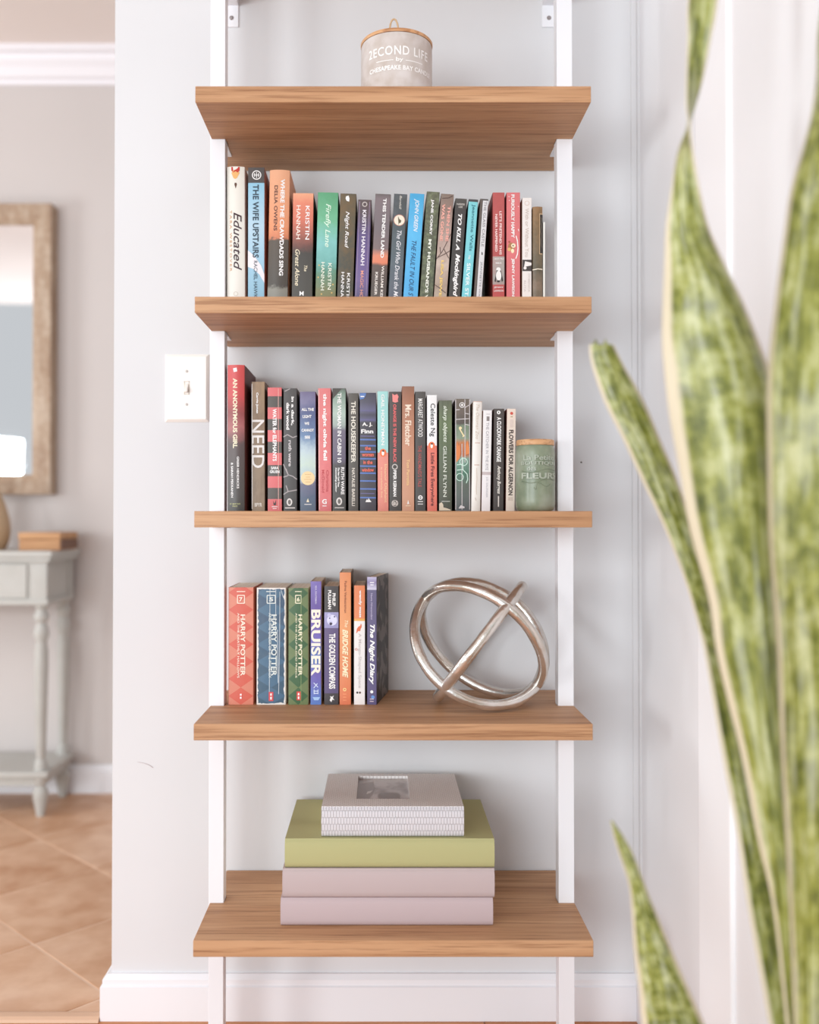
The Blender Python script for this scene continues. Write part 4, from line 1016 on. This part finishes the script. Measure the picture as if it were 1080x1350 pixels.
# ------------------------------------------------------------------ albums on the bottom shelf
def album(label, xa, xb, ybot, ytop, zf, base, dep, color, mats=None, group='photo albums stacked on the bottom shelf', window=None):
    """flat album, spine to the front"""
    x0, x1 = (xa - CX) * zf / F, (xb - CX) * zf / F
    h = W(CX, ytop, zf).z - base
    w = x1 - x0
    root = thing('photo_album', label, 'album', ((x0 + x1) / 2, zf, base), group)
    m = mats or mat('album_cloth', color, 0.75)
    t = 0.003
    prof = [(0.011, 0)]
    ns = 8
    out = [(dep, 0.0003), (0.006, 0.0003)]
    for i in range(ns + 1):
        a = -pi / 2 + pi * i / ns
        out.append((0.006 - 0.006 * cos(a) , h / 2 + (h / 2 - .0003) * sin(a) if abs(a) > 1.5 else h / 2 + (h / 2 - .0015) * (sin(a) ** 1 if False else math.copysign(abs(sin(a)) ** .55, sin(a)))))
    out += [(0.006, h), (dep, h)]
    if window is None:
        inn = [(y + (t if 0 < i < len(out) - 1 else 0), max(t, min(h - t, z))) for i, (y, z) in enumerate(out)]
        b = bmesh.new()
        A = [[b.verts.new((s * w / 2, y, z)) for y, z in out] for s in (-1, 1)]
        B = [[b.verts.new((s * w / 2, y, z)) for y, z in inn] for s in (-1, 1)]
        n = len(out)
        for i in range(n - 1):
            b.faces.new((A[0][i], A[0][i + 1], A[1][i + 1], A[1][i]))
            b.faces.new((B[0][i], B[0][i + 1], B[1][i + 1], B[1][i]))
            for s in (0, 1):
                b.faces.new((A[s][i], A[s][i + 1], B[s][i + 1], B[s][i]))
        for i in (0, n - 1):
            b.faces.new((A[0][i], A[1][i], B[1][i], B[0][i]))
        bmesh.ops.remove_doubles(b, verts=b.verts, dist=1e-5)
        bmesh.ops.recalc_face_normals(b, faces=b.faces)
        shade_auto(obj('cover', b, m, root), 50)
    else:
        # spine and bottom board
        n0 = out[:-1]
        b = bmesh.new()
        inn = [(y + (t if i > 0 else 0), max(t, min(h - t, z))) for i, (y, z) in enumerate(n0)]
        A = [[b.verts.new((s * w / 2, y, z)) for y, z in n0] for s in (-1, 1)]
        B = [[b.verts.new((s * w / 2, y, z)) for y, z in inn] for s in (-1, 1)]
        n = len(n0)
        for i in range(n - 1):
            b.faces.new((A[0][i], A[0][i + 1], A[1][i + 1], A[1][i]))
            b.faces.new((B[0][i], B[0][i + 1], B[1][i + 1], B[1][i]))
            for s in (0, 1):
                b.faces.new((A[s][i], A[s][i + 1], B[s][i + 1], B[s][i]))
        bmesh.ops.remove_doubles(b, verts=b.verts, dist=1e-5)
        bmesh.ops.recalc_face_normals(b, faces=b.faces)
        shade_auto(obj('spine', b, mats[0], root), 50)
        # front board with the picture opening
        wx0, wx1, wy0, wy1 = window
        ox0, ox1, oy0, oy1 = -w / 2, w / 2, 0.0058, dep
        b = bmesh.new()
        rings = []
        for z, (a0, a1, b0, b1) in ((h - t * 1.6, (ox0, ox1, oy0, oy1)), (h, (ox0, ox1, oy0, oy1)), (h, (wx0, wx1, wy0, wy1)), (h - t * 1.6, (wx0, wx1, wy0, wy1))):
            rings.append([b.verts.new(p) for p in ((a0, b0, z), (a1, b0, z), (a1, b1, z), (a0, b1, z))])
        for i in range(4):
            r0, r1 = rings[i], rings[(i + 1) % 4]
            for j in range(4):
                b.faces.new((r0[j], r0[(j + 1) % 4], r1[(j + 1) % 4], r1[j]))
        bmesh.ops.recalc_face_normals(b, faces=b.faces)
        obj('cover', b, mats[1], root)
        kp = NT('album_picture', 0.25)
        g_ = kp.coord('Generated')
        n_ = kp.noise(g_, 3.0, 2)
        kp.color(kp.ramp(n_, [(0.35, (150, 136, 132)), (0.6, (196, 186, 184))]))
        pic = obj('picture', bx(wx0 - .002, wx1 + .002, wy0 - .002, wy1 + .002, h - t * 1.6 - .0012, h - t * 1.6 - .0002), kp.m, root)
        # the picture: a pale blurred face-like oval and darker figure shapes
        def flat(name, pts, color, dz):
            me = bpy.data.meshes.new(name)
            me.from_pydata([(wx0 + u * (wx1 - wx0), wy0 + v * (wy1 - wy0), h - t * 1.6 + dz) for u, v in pts], [], [tuple(range(len(pts)))])
            obj(name, me, mat('print', color, .3), pic)
        flat('print_area', [(0, .75), (0, .02), (.16, .02), (.3, .3), (.33, .7), (.3, .85)], (150, 136, 132), .00004)
        flat('print_area', [(.5 + .0, .02), (.78, .02), (.84, .25), (.78, .36), (.5, .38), (.40, .28), (.42, .12)], (134, 118, 112), .00008)
        flat('print_area', [(.18, .3), (.26, .36), (.3, .46), (.2, .42)], (214, 208, 204), .00012)
    obj('page_block', bx(-w / 2 + .004, w / 2 - .004, .011, dep - .005, t + .0002, h - t * (1 if window is None else 2.1) - .0002), PAPER, root)
    return h

zA = 1.55
hA = album('mauve grey photo album lying flat at the bottom of the stack', 370.5, 649.5, 1222, 1185.2, zA, SH[4] + .0002, .225, (190, 170, 172))
bA = SH[4] + hA + .0005
hB = album('mauve grey photo album lying flat, second from the bottom of the stack', 373, 651.5, 1184.5, 1146.6, zA, bA, .225, (190, 172, 172))
bB = bA + hB + .0003
hC = album('olive green photo album lying flat beneath the small grey album', 376, 651.5, 1145.5, 1107, zA + .004, bB, .222, (180, 176, 126))
bC = bB + hC + .0003
def weave(name, sx, sy, c0, c1, plane):
    k = NT(name, 0.55)
    c = k.coord()
    sep = k.t.nodes.new('ShaderNodeSeparateXYZ'); k.t.links.new(c, sep.inputs[0])
    cmb = k.t.nodes.new('ShaderNodeCombineXYZ')
    k.t.links.new(sep.outputs[0], cmb.inputs[0]); k.t.links.new(sep.outputs[plane], cmb.inputs[1])
    br = k.t.nodes.new('ShaderNodeTexBrick')
    br.inputs['Scale'].default_value = 1.0
    br.inputs['Brick Width'].default_value = sx
    br.inputs['Row Height'].default_value = sy
    br.inputs['Mortar Size'].default_value = min(sx, sy) * .16
    br.inputs['Mortar Smooth'].default_value = 0.8
    br.inputs['Color1'].default_value = lin(c1); br.inputs['Color2'].default_value = lin(c1); br.inputs['Mortar'].default_value = lin(c0)
    k.t.links.new(cmb.outputs[0], br.inputs['Vector'])
    k.color(br.outputs[0])
    k.bump(k.math('SUBTRACT', 1.0, br.outputs[1]), 0.7, 0.0012)
    return k.m
wv_s = weave('woven_spine', .0048, .0108, (196, 191, 194), (216, 212, 217), 2)
wv_t = weave('woven_cover', .0066, .0048, (206, 197, 193), (246, 242, 240), 1)
zG = 1.563
xg = (424 + 611.5) / 2
gw = lambda px, py: None
# picture opening measured on the cover: back and front edges
hG = W(CX, 1064.5, zG).z - bC
topz = bC + hG
def on_top(px, py):
    # where the sight line meets the cover
    d0, d1 = 1.5, 1.9
    for _ in range(40):
        m_ = (d0 + d1) / 2
        if W(px, py, m_).z > topz: d0 = m_
        else: d1 = m_
    return W(px, py, d0)
pc = [on_top(470.5, 1053), on_top(540.5, 1053), on_top(472, 1023), on_top(537, 1023)]
cxg = (xg - CX) * zG / F
album('small pale grey woven photo album with a picture window on top of the stack', 424, 611.5, 1104, 1064.5, zG, bC, .206, (200, 196, 198), mats=[wv_s, wv_t],
      window=(((pc[0].x + pc[2].x) / 2 - cxg), ((pc[1].x + pc[3].x) / 2 - cxg), pc[0].y - zG, pc[2].y - zG))

# ------------------------------------------------------------------ light switch
p0, p1 = W(218.5, 467.5, ZW), W(276, 556.5, ZW)
switch = thing('light_switch', 'ivory toggle light switch plate on the wall left of the shelf post', 'light switch', ((p0.x + p1.x) / 2, ZW, (p0.z + p1.z) / 2))
ivory = mat('ivory_plastic', (246, 240, 234), 0.35)
hw, hh, e = (p1.x - p0.x) / 2, (p0.z - p1.z) / 2, 0.005
b = bmesh.new()
rings = []
for y, d in ((0, 0), (-0.002, 0), (-0.0065, e), (-0.0066, e + .0006)):
    rings.append([b.verts.new(q) for q in ((-hw + d, y, -hh + d), (hw - d, y, -hh + d), (hw - d, y, hh - d), (-hw + d, y, hh - d))])
for r0, r1 in zip(rings, rings[1:]):
    for j in range(4):
        b.faces.new((r0[j], r0[(j + 1) % 4], r1[(j + 1) % 4], r1[j]))
b.faces.new(rings[0]); b.faces.new(rings[-1])
bmesh.ops.recalc_face_normals(b, faces=b.faces)
obj('plate', b, ivory, switch)
slot = bmesh.new()
for q in ((-.0052, -.0038, -.0125, .0125), (.0038, .0052, -.0125, .0125), (-.0052, .0052, .0110, .0125), (-.0052, .0052, -.0125, -.0110)):
    box(slot, q[0], q[1], -.0072, -.0064, q[2], q[3])
obj('slot_frame', slot, mat('ivory_shadow', (214, 200, 184), 0.5), switch)
tg = bmesh.new()
P = [(-.0036, -.0066, -.009), (.0036, -.0066, -.009), (.0036, -.0066, .009), (-.0036, -.0066, .009)]
Q = [(-.0029, -.0165, -.0085), (.0029, -.0165, -.0085), (.0029, -.0150, -.0030), (-.0029, -.0150, -.0030)]
va_, vb_ = [tg.verts.new(q) for q in P], [tg.verts.new(q) for q in Q]
tg.faces.new(va_[::-1]); tg.faces.new(vb_)
for j in range(4):
    tg.faces.new((va_[j], va_[(j + 1) % 4], vb_[(j + 1) % 4], vb_[j]))
bmesh.ops.recalc_face_normals(tg, faces=tg.faces)
bmesh.ops.bevel(tg, geom=list(tg.edges), offset=.0006, segments=2, affect='EDGES')
obj('toggle', tg, ivory, switch)
for zz in (-hh * .49, hh * .49):
    b = lathe([(0, .0010), (.0022, .0008), (.0028, 0)], 14)
    box(b, -.0026, .0026, -.0004, .0004, .0007, .0012)
    s = obj('screw', b, mat('screw_ivory', (196, 186, 180), .4), switch)
    s.location = (0, -.0066, zz); s.rotation_euler = (pi / 2, radians(75), 0)

# ------------------------------------------------------------------ next room: console table, box, vase, mirror
tgrey = NT('painted_grey_wood', 0.55)
c = tgrey.coord()
tgrey.color(tgrey.ramp(tgrey.noise(c, 18, 3), [(0.3, (184, 181, 175)), (0.7, (190, 188, 183))]))
TG = tgrey.m
ztf, ztb = 2.965, 3.250
xr = W(68, 728, ztf).x                # right end of the table top
topz = W(40, 726.5, ztf).z
xl = xr - 1.22
table = thing('console_table', 'pale grey painted console table with turned legs and drawers against the far wall', 'table', ((xl + xr) / 2, (ztf + ztb) / 2, 0))
tx_, ty_ = (xl + xr) / 2, (ztf + ztb) / 2
def tb(x0, x1, y0, y1, z0, z1, bev=0.0):
    return bx(x0 - tx_, x1 - tx_, y0 - ty_, y1 - ty_, z0, z1, bev)
b = tb(xl, xr, ztf, ztb, topz - .020, topz, .005)
box(b, xl + .008 - tx_, xr - .008 - tx_, ztf + .008 - ty_, ztb - ty_, topz - .034, topz - .020, .004)
obj('table_top', b, TG, table)
ax0, ax1, ay0, ay1 = xl + .022, xr - .022, ztf + .022, ztb - .004
zap = W(40, 796, ztf + .02).z
obj('apron', tb(ax0 + .004, ax1 - .004, ay0 + .004, ay1, zap + .004, topz - .034), TG, table)
obj('apron_moulding', tb(ax0 - .004, ax1 + .004, ay0 - .004, ay1, zap - .004, zap + .012, .003), TG, table)
lw = .050
for i in range(3):
    d0 = ax0 + lw + .012 + i * (ax1 - ax0 - 2 * lw - .012) / 3
    d1 = d0 + (ax1 - ax0 - 2 * lw - .012) / 3 - .012
    dr = obj('drawer', tb(d0, d1, ay0 - .003, ay0 + .006, zap + .018, topz - .042, .002), TG, table)
    kn = lathe([(0, 0), (.006, 0), (.005, .008), (.011, .016), (.010, .022), (0, .025)], 14)
    ko = obj('knob', kn, mat('knob_brass', (150, 130, 100), .4, .8), dr)
    ko.location = ((d0 + d1) / 2 - tx_, ay0 - .003 - ty_, (zap + topz) / 2 - .01); ko.rotation_euler = (pi / 2, 0, 0)
zsh = W(40, 1018, ztf + .02).z
legp = [(0, zap), (.021, zap), (.021, zap - .012), (.015, zap - .020), (.023, zap - .038), (.023, zap - .050), (.015, zap - .062), (.022, zap - .080), (.024, zap - .100), (.017, zap - .118), (.017, zap - .126), (.021, zap - .15), (.0215, zap - .20),
        (.015, zsh + .05), (.013, zsh + .035), (.019, zsh + .028), (.019, zsh + .014), (.021, zsh), (.021, zsh - .04), (.014, zsh - .048), (.021, zsh - .060), (.024, .075), (.023, .055), (.014, .012), (.013, 0), (0, 0)]
for lx_ in (ax0 + lw / 2, ax1 - lw / 2):
    for ly_ in (ay0 + lw / 2, ay1 - lw / 2):
        b = bmesh.new()
        box(b, lx_ - lw / 2 - tx_, lx_ + lw / 2 - tx_, ly_ - lw / 2 - ty_, ly_ + lw / 2 - ty_, zap, topz - .034, .002)
        lathe(legp, 20, lx_ - tx_, ly_ - ty_, b)
        shade_auto(obj('leg', b, TG, table), 45)
b = tb(ax0 - .006, ax1 + .006, ay0 - .006, ay1, zsh - .016, zsh, .004)
box(b, ax0 + .012 - tx_, ax1 - .012 - tx_, ay0 + .012 - ty_, ay1 - .006 - ty_, zsh - .046, zsh - .016)
obj('lower_shelf', b, TG, table)

# wooden box and vase on the table
xa, xb_ = W(25, 715, 3.02).x, W(79, 715, 3.02).x
zb1 = W(60, 702, 3.02).z
wbox = thing('wooden_box', 'low brown wooden box on the right end of the grey console table', 'box', ((xa + xb_) / 2, 3.02, topz))
hx = (xb_ - xa) / 2
wbm = wood_mat('box_wood', (168, 118, 78), (196, 146, 100), (212, 164, 120), 'x', .5)
obj('box_body', bx(-hx, hx, 0, .17, .0002, (zb1 - topz) * .62, .002), wbm, wbox)
obj('lid', bx(-hx - .002, hx + .002, -.002, .172, (zb1 - topz) * .63, zb1 - topz, .003), wbm, wbox)
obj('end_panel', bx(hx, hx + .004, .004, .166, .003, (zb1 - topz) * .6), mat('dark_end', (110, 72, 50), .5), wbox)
vx = W(-14, 700, 3.10).x
vase = thing('vase', 'tan rounded vase at the left edge of the picture, on the grey console table', 'vase', (vx, 3.10, topz))
rv = W(13, 700, 3.10).x - vx
shade_auto(obj('vase_body', lathe([(0, 0), (rv * .72, 0), (rv * .80, .006), (rv * .95, .035), (rv, .06), (rv * .94, .10), (rv * .72, .15), (rv * .46, .19), (rv * .36, .215), (rv * .46, .235), (rv * .40, .235), (rv * .30, .215), (0, .2)], 28), mat('tan_ceramic', (190, 162, 130), .5), vase))
# mirror
mz0, mz1 = W(40, 651.5, 3.205).z, W(40, 268, 3.205).z
mxr = W(67, 400, 3.205).x
mxl = mxr - .80
fwid = .0665
mirror = thing('wall_mirror', 'large rectangular mirror in a weathered brown wood frame above the console table', 'mirror', ((mxl + mxr) / 2, ZF, (mz0 + mz1) / 2))
kf = NT('weathered_frame', .6)
c = kf.coord()
kf.color(kf.mix(.2, kf.ramp(kf.noise(c, 6, 4, (6, 6, 1.2)), [(.3, (146, 116, 92)), (.5, (168, 142, 118)), (.7, (186, 166, 146))]), kf.ramp(kf.noise(c, 50, 3), [(.35, (140, 108, 84)), (.65, (214, 196, 178))])))
hw_, hh_ = (mxr - mxl) / 2, (mz1 - mz0) / 2
yf = 3.205 - ZF
def rail(q):   # outline corners in x,z, mitred; bevelled section
    b = bmesh.new()
    o1, o2, i2, i1 = q
    ring = []
    for y, k_ in ((0, 0), (yf, 0)):
        ring.append([b.verts.new((p_[0], y, p_[1])) for p_ in (o1, o2)])
    mid = lambda p_, r_, t_: (p_[0] + (r_[0] - p_[0]) * t_, p_[1] + (r_[1] - p_[1]) * t_)
    m1, m2 = mid(o1, i1, .62), mid(o2, i2, .62)
    ring.append([b.verts.new((p_[0], yf + .004, p_[1])) for p_ in (m1, m2)])
    ring.append([b.verts.new((p_[0], yf + .018, p_[1])) for p_ in (i1, i2)])
    ring.append([b.verts.new((p_[0], 0, p_[1])) for p_ in (i1, i2)])
    n = len(ring)
    for i in range(n):
        j = (i + 1) % n
        b.faces.new((ring[i][0], ring[i][1], ring[j][1], ring[j][0]))
    b.faces.new([r_[0] for r_ in ring]); b.faces.new([r_[1] for r_ in ring])
    bmesh.ops.recalc_face_normals(b, faces=b.faces)
    return b
O = [(-hw_, -hh_), (hw_, -hh_), (hw_, hh_), (-hw_, hh_)]
I = [(-hw_ + fwid, -hh_ + fwid), (hw_ - fwid, -hh_ + fwid), (hw_ - fwid, hh_ - fwid), (-hw_ + fwid, hh_ - fwid)]
for j in range(4):
    obj('frame_rail', rail((O[j], O[(j + 1) % 4], I[(j + 1) % 4], I[j])), kf.m, mirror)
obj('mirror_glass', bx(-hw_ + fwid - .004, hw_ - fwid + .004, -.040, -.034, -hh_ + fwid - .004, hh_ - fwid + .004), mat('mirror_silver', (250, 250, 252), .02, 1.0), mirror)

# ------------------------------------------------------------------ snake plant in the right foreground
kl = NT('snake_plant_leaf', 0.38)
uv = kl.coord('UV')
sep = kl.t.nodes.new('ShaderNodeSeparateXYZ'); kl.t.links.new(uv, sep.inputs[0])
oi = kl.t.nodes.new('ShaderNodeObjectInfo')
cmb = kl.t.nodes.new('ShaderNodeCombineXYZ')
kl.t.links.new(kl.math('MULTIPLY', sep.outputs[0], 4.0), cmb.inputs[0])
kl.t.links.new(kl.math('MULTIPLY', sep.outputs[1], 38.0), cmb.inputs[1])
kl.t.links.new(kl.math('MULTIPLY', oi.outputs['Random'], 20.0), cmb.inputs[2])
n1 = kl.noise(cmb.outputs[0], 1.0, 4, None, .68)
cmb2 = kl.t.nodes.new('ShaderNodeCombineXYZ')
kl.t.links.new(kl.math('MULTIPLY', sep.outputs[0], 9.0), cmb2.inputs[0])
kl.t.links.new(kl.math('MULTIPLY', sep.outputs[1], 12.0), cmb2.inputs[1])
kl.t.links.new(kl.math('MULTIPLY', oi.outputs['Random'], 31.0), cmb2.inputs[2])
n2 = kl.noise(cmb2.outputs[0], 1.0, 3, None, .5)
g1 = kl.ramp(n1, [(.34, (52, 58, 22)), (.44, (98, 104, 42)), (.53, (152, 154, 76)), (.63, (192, 192, 138))])
g2 = kl.ramp(n2, [(.38, (84, 92, 30)), (.5, (144, 146, 64)), (.62, (206, 208, 178))])
inner = kl.mix(.45, g1, g2)
edge = kl.math('MULTIPLY', kl.math('ABSOLUTE', kl.math('SUBTRACT', sep.outputs[0], .5)), 2.0)
edge = kl.math('ADD', edge, kl.math('MULTIPLY', kl.math('SUBTRACT', n2, .5), .10))
kl.color(kl.mix(kl.math('MULTIPLY', kl.math('SUBTRACT', edge, .80), 14.0, True), inner, (216, 203, 176)))
kl.b.inputs['Specular IOR Level'].default_value = .4
LEAF = kl.m

plant = thing('snake_plant', 'large potted snake plant with cream-edged mottled green leaves in the right foreground', 'plant', (0.362, 1.0, 0))
PO = Vector((0.362, 1.0, 0))
zpot = 0.15
kpot = NT('pot_glaze', .45); c = kpot.coord(); kpot.color(kpot.ramp(kpot.noise(c, 30, 3), [(.3, (206, 200, 194)), (.7, (222, 218, 212))]))
shade_auto(obj('pot', lathe([(0, 0), (.082, 0), (.086, .005), (.098, zpot - .03), (.104, zpot - .026), (.104, zpot), (.096, zpot), (.092, zpot - .03), (0, zpot - .03)], 40), kpot.m, plant))
ksoil = NT('soil', .95); c = ksoil.coord(); ksoil.color(ksoil.ramp(ksoil.noise(c, 90, 4), [(.3, (58, 44, 34)), (.7, (96, 76, 60))])); ksoil.bump(ksoil.noise(c, 120, 3), .8, .006)
obj('soil', lathe([(0, zpot - .02), (.092, zpot - .022), (.092, zpot - .029), (0, zpot - .029)], 32), ksoil.m, plant)

def catmull(P, t):
    n = len(P) - 1
    f = t * n
    i = min(int(f), n - 1)
    u = f - i
    p0, p1, p2, p3 = P[max(i - 1, 0)], P[i], P[i + 1], P[min(i + 2, n)]
    return 0.5 * ((2 * p1) + (p2 - p0) * u + (2 * p0 - 5 * p1 + 4 * p2 - p3) * u * u + (3 * p1 - p0 - 3 * p2 + p3) * u ** 3)

def leaf(rows, base, cup=.10, twist=None, thick=.0034, N=90, M=12, jag=False):
    """rows from the tip down: (edge1 point, edge2 point) in world; base = (point1, point2)"""
    e1 = [r[0] - PO for r in rows] + [base[0] - PO]
    e2 = [r[1] - PO for r in rows] + [base[1] - PO]
    b = bmesh.new()
    uvl = b.loops.layers.uv.new('UVMap')
    front, back, U = [], [], []
    for i in range(N + 1):
        t = i / N
        a, c_ = catmull(e1, t), catmull(e2, t)
        ta = (catmull(e1, min(1, t + .01)) + catmull(e2, min(1, t + .01)) - catmull(e1, max(0, t - .01)) - catmull(e2, max(0, t - .01)))
        lat = c_ - a
        wd = max(lat.length, 1e-5)
        nrm = lat.cross(ta)
        nrm = nrm.normalized() if nrm.length > 1e-9 else Vector((0, -1, 0))
        fr_, bk_, uu = [], [], []
        cf = 1.0 if twist is None else min(1.0, max(0.0, (abs(t - twist) - .05) / .13)) ** 1.5
        for j in range(M + 1):
            u = j / M
            s = 1 - (2 * u - 1) ** 2
            p = a + lat * u + nrm * (-cup * cf * wd * s)
            if jag and i == 0:
                p = p + Vector((0, 0, (-.016 if j in (5, 6) else (.004 if j in (3, 8) else -.002))))
            th = thick * (.25 + .75 * s) / 2
            fr_.append(b.verts.new(p + nrm * th)); bk_.append(b.verts.new(p - nrm * th)); uu.append((u, t))
        front.append(fr_); back.append(bk_); U.append(uu)
    def face(vs, uvs):
        f = b.faces.new(vs)
        for l_, q in zip(f.loops, uvs):
            l_[uvl].uv = q
    for i in range(N):
        for j in range(M):
            q = (U[i][j], U[i][j + 1], U[i + 1][j + 1], U[i + 1][j])
            face((front[i][j], front[i][j + 1], front[i + 1][j + 1], front[i + 1][j]), q)
            face((back[i + 1][j], back[i + 1][j + 1], back[i][j + 1], back[i][j]), (q[3], q[2], q[1], q[0]))
        for j in (0, M):
            face((front[i][j], front[i + 1][j], back[i + 1][j], back[i][j]), (U[i][j], U[i + 1][j], U[i + 1][j], U[i][j]))
    for i in (0, N):
        for j in range(M):
            face((front[i][j], front[i][j + 1], back[i][j + 1], back[i][j]), (U[i][j], U[i][j + 1], U[i][j + 1], U[i][j]))
    bmesh.ops.recalc_face_normals(b, faces=b.faces)
    return obj('leaf', b, LEAF, plant, smooth=True)

def rows(L, z):
    out = []
    for r in L:
        py, xa_, xb_2 = r[:3]
        za_ = r[3] if len(r) > 3 else z
        zb_ = r[4] if len(r) > 4 else za_
        out.append((W(xa_, py, za_), W(xb_2, py, zb_)))
    return out
def ends(x, y, w_, ang=0.0):
    d = Vector((cos(ang), sin(ang), 0)) * w_ / 2
    c_ = Vector((x, y, zpot - .026))
    return (c_ - d, c_ + d)

# the twisted leaf in the middle
leaf(rows([(-190, 938, 934, 1.03), (-110, 955, 919, 1.03), (0, 947, 907, 1.03), (50, 938, 906.5, 1.03), (100, 928, 905, 1.035, 1.02), (140, 917, 905, 1.045, 1.01), (165, 908, 909, 1.045, 1.0), (200, 894, 914, 1.035, 1.0), (250, 885, 923, 1.02, 1.01), (300, 878, 935, 1.015), (350, 876, 957, 1.015),
           (400, 874, 981, 1.01), (450, 873, 1001, 1.01), (500, 877, 1018, 1.01), (550, 883, 1024, 1.01), (620, 896, 1026, 1.01), (700, 910, 1027, 1.01), (790, 935, 1029, 1.01), (870, 947, 1032, 1.01), (1000, 979, 1040, 1.01), (1100, 998, 1046, 1.01), (1200, 1020, 1054, 1.01), (1345, 1036, 1066, 1.01), (1460, 1046, 1076, 1.005)], 1.01),
     ends(.408, 1.0, .03), cup=.32, twist=.255)
# the short leaf with the broken tip at the left
leaf(rows([(452, 777, 808, 1.10), (480, 780, 822, 1.10), (530, 797, 850, 1.10), (580, 822, 871, 1.10), (630, 845, 892, 1.10), (680, 869, 908, 1.10), (730, 890, 920, 1.10), (780, 908, 934, 1.10), (830, 922, 948, 1.10, 1.12), (870, 931, 962, 1.09, 1.12), (1000, 953, 996, 1.08, 1.10), (1100, 972, 1016, 1.07, 1.09), (1200, 987, 1036, 1.06, 1.08), (1345, 1013, 1056, 1.05, 1.07), (1440, 1026, 1068, 1.045, 1.06)], 1.1),
     ends(.388, 1.04, .034), cup=.10, jag=True)
# the broad leaf at the right edge of the picture
leaf(rows([(-40, 1092, 1094, .96), (40, 1079, 1108, .96, .93), (100, 1077, 1116, .96, .92), (150, 1070, 1122, .96, .91), (190, 1060, 1126, .96, .90), (250, 1043, 1132, .96, .89), (300, 1035, 1134, .96, .89), (400, 1022, 1138, .96, .88), (500, 1012, 1138, .96, .88), (600, 1012, 1136, .96, .88), (700, 1014, 1134, .96, .88), (770, 1019, 1132, .96, .88), (850, 1025, 1130, .96, .89),
           (950, 1029, 1126, .96, .90), (1050, 1034, 1122, .96, .90), (1150, 1039, 1118, .96, .91), (1250, 1044, 1114, .96, .92), (1345, 1047, 1112, .96, .92), (1450, 1049, 1108, .96, .925)], .95),
     ends(.412, .945, .044, -.4), cup=.10)
# the young leaf at the bottom
leaf(rows([(1082, 805, 808, 1.06), (1105, 810, 824, 1.06), (1130, 818, 837, 1.06), (1165, 829, 850, 1.06), (1200, 833, 864, 1.06), (1250, 836, 885, 1.06), (1300, 842, 907, 1.06), (1350, 847, 929, 1.06), (1420, 862, 955, 1.05)], 1.06),
     ends(.325, 1.05, .036), cup=.16)
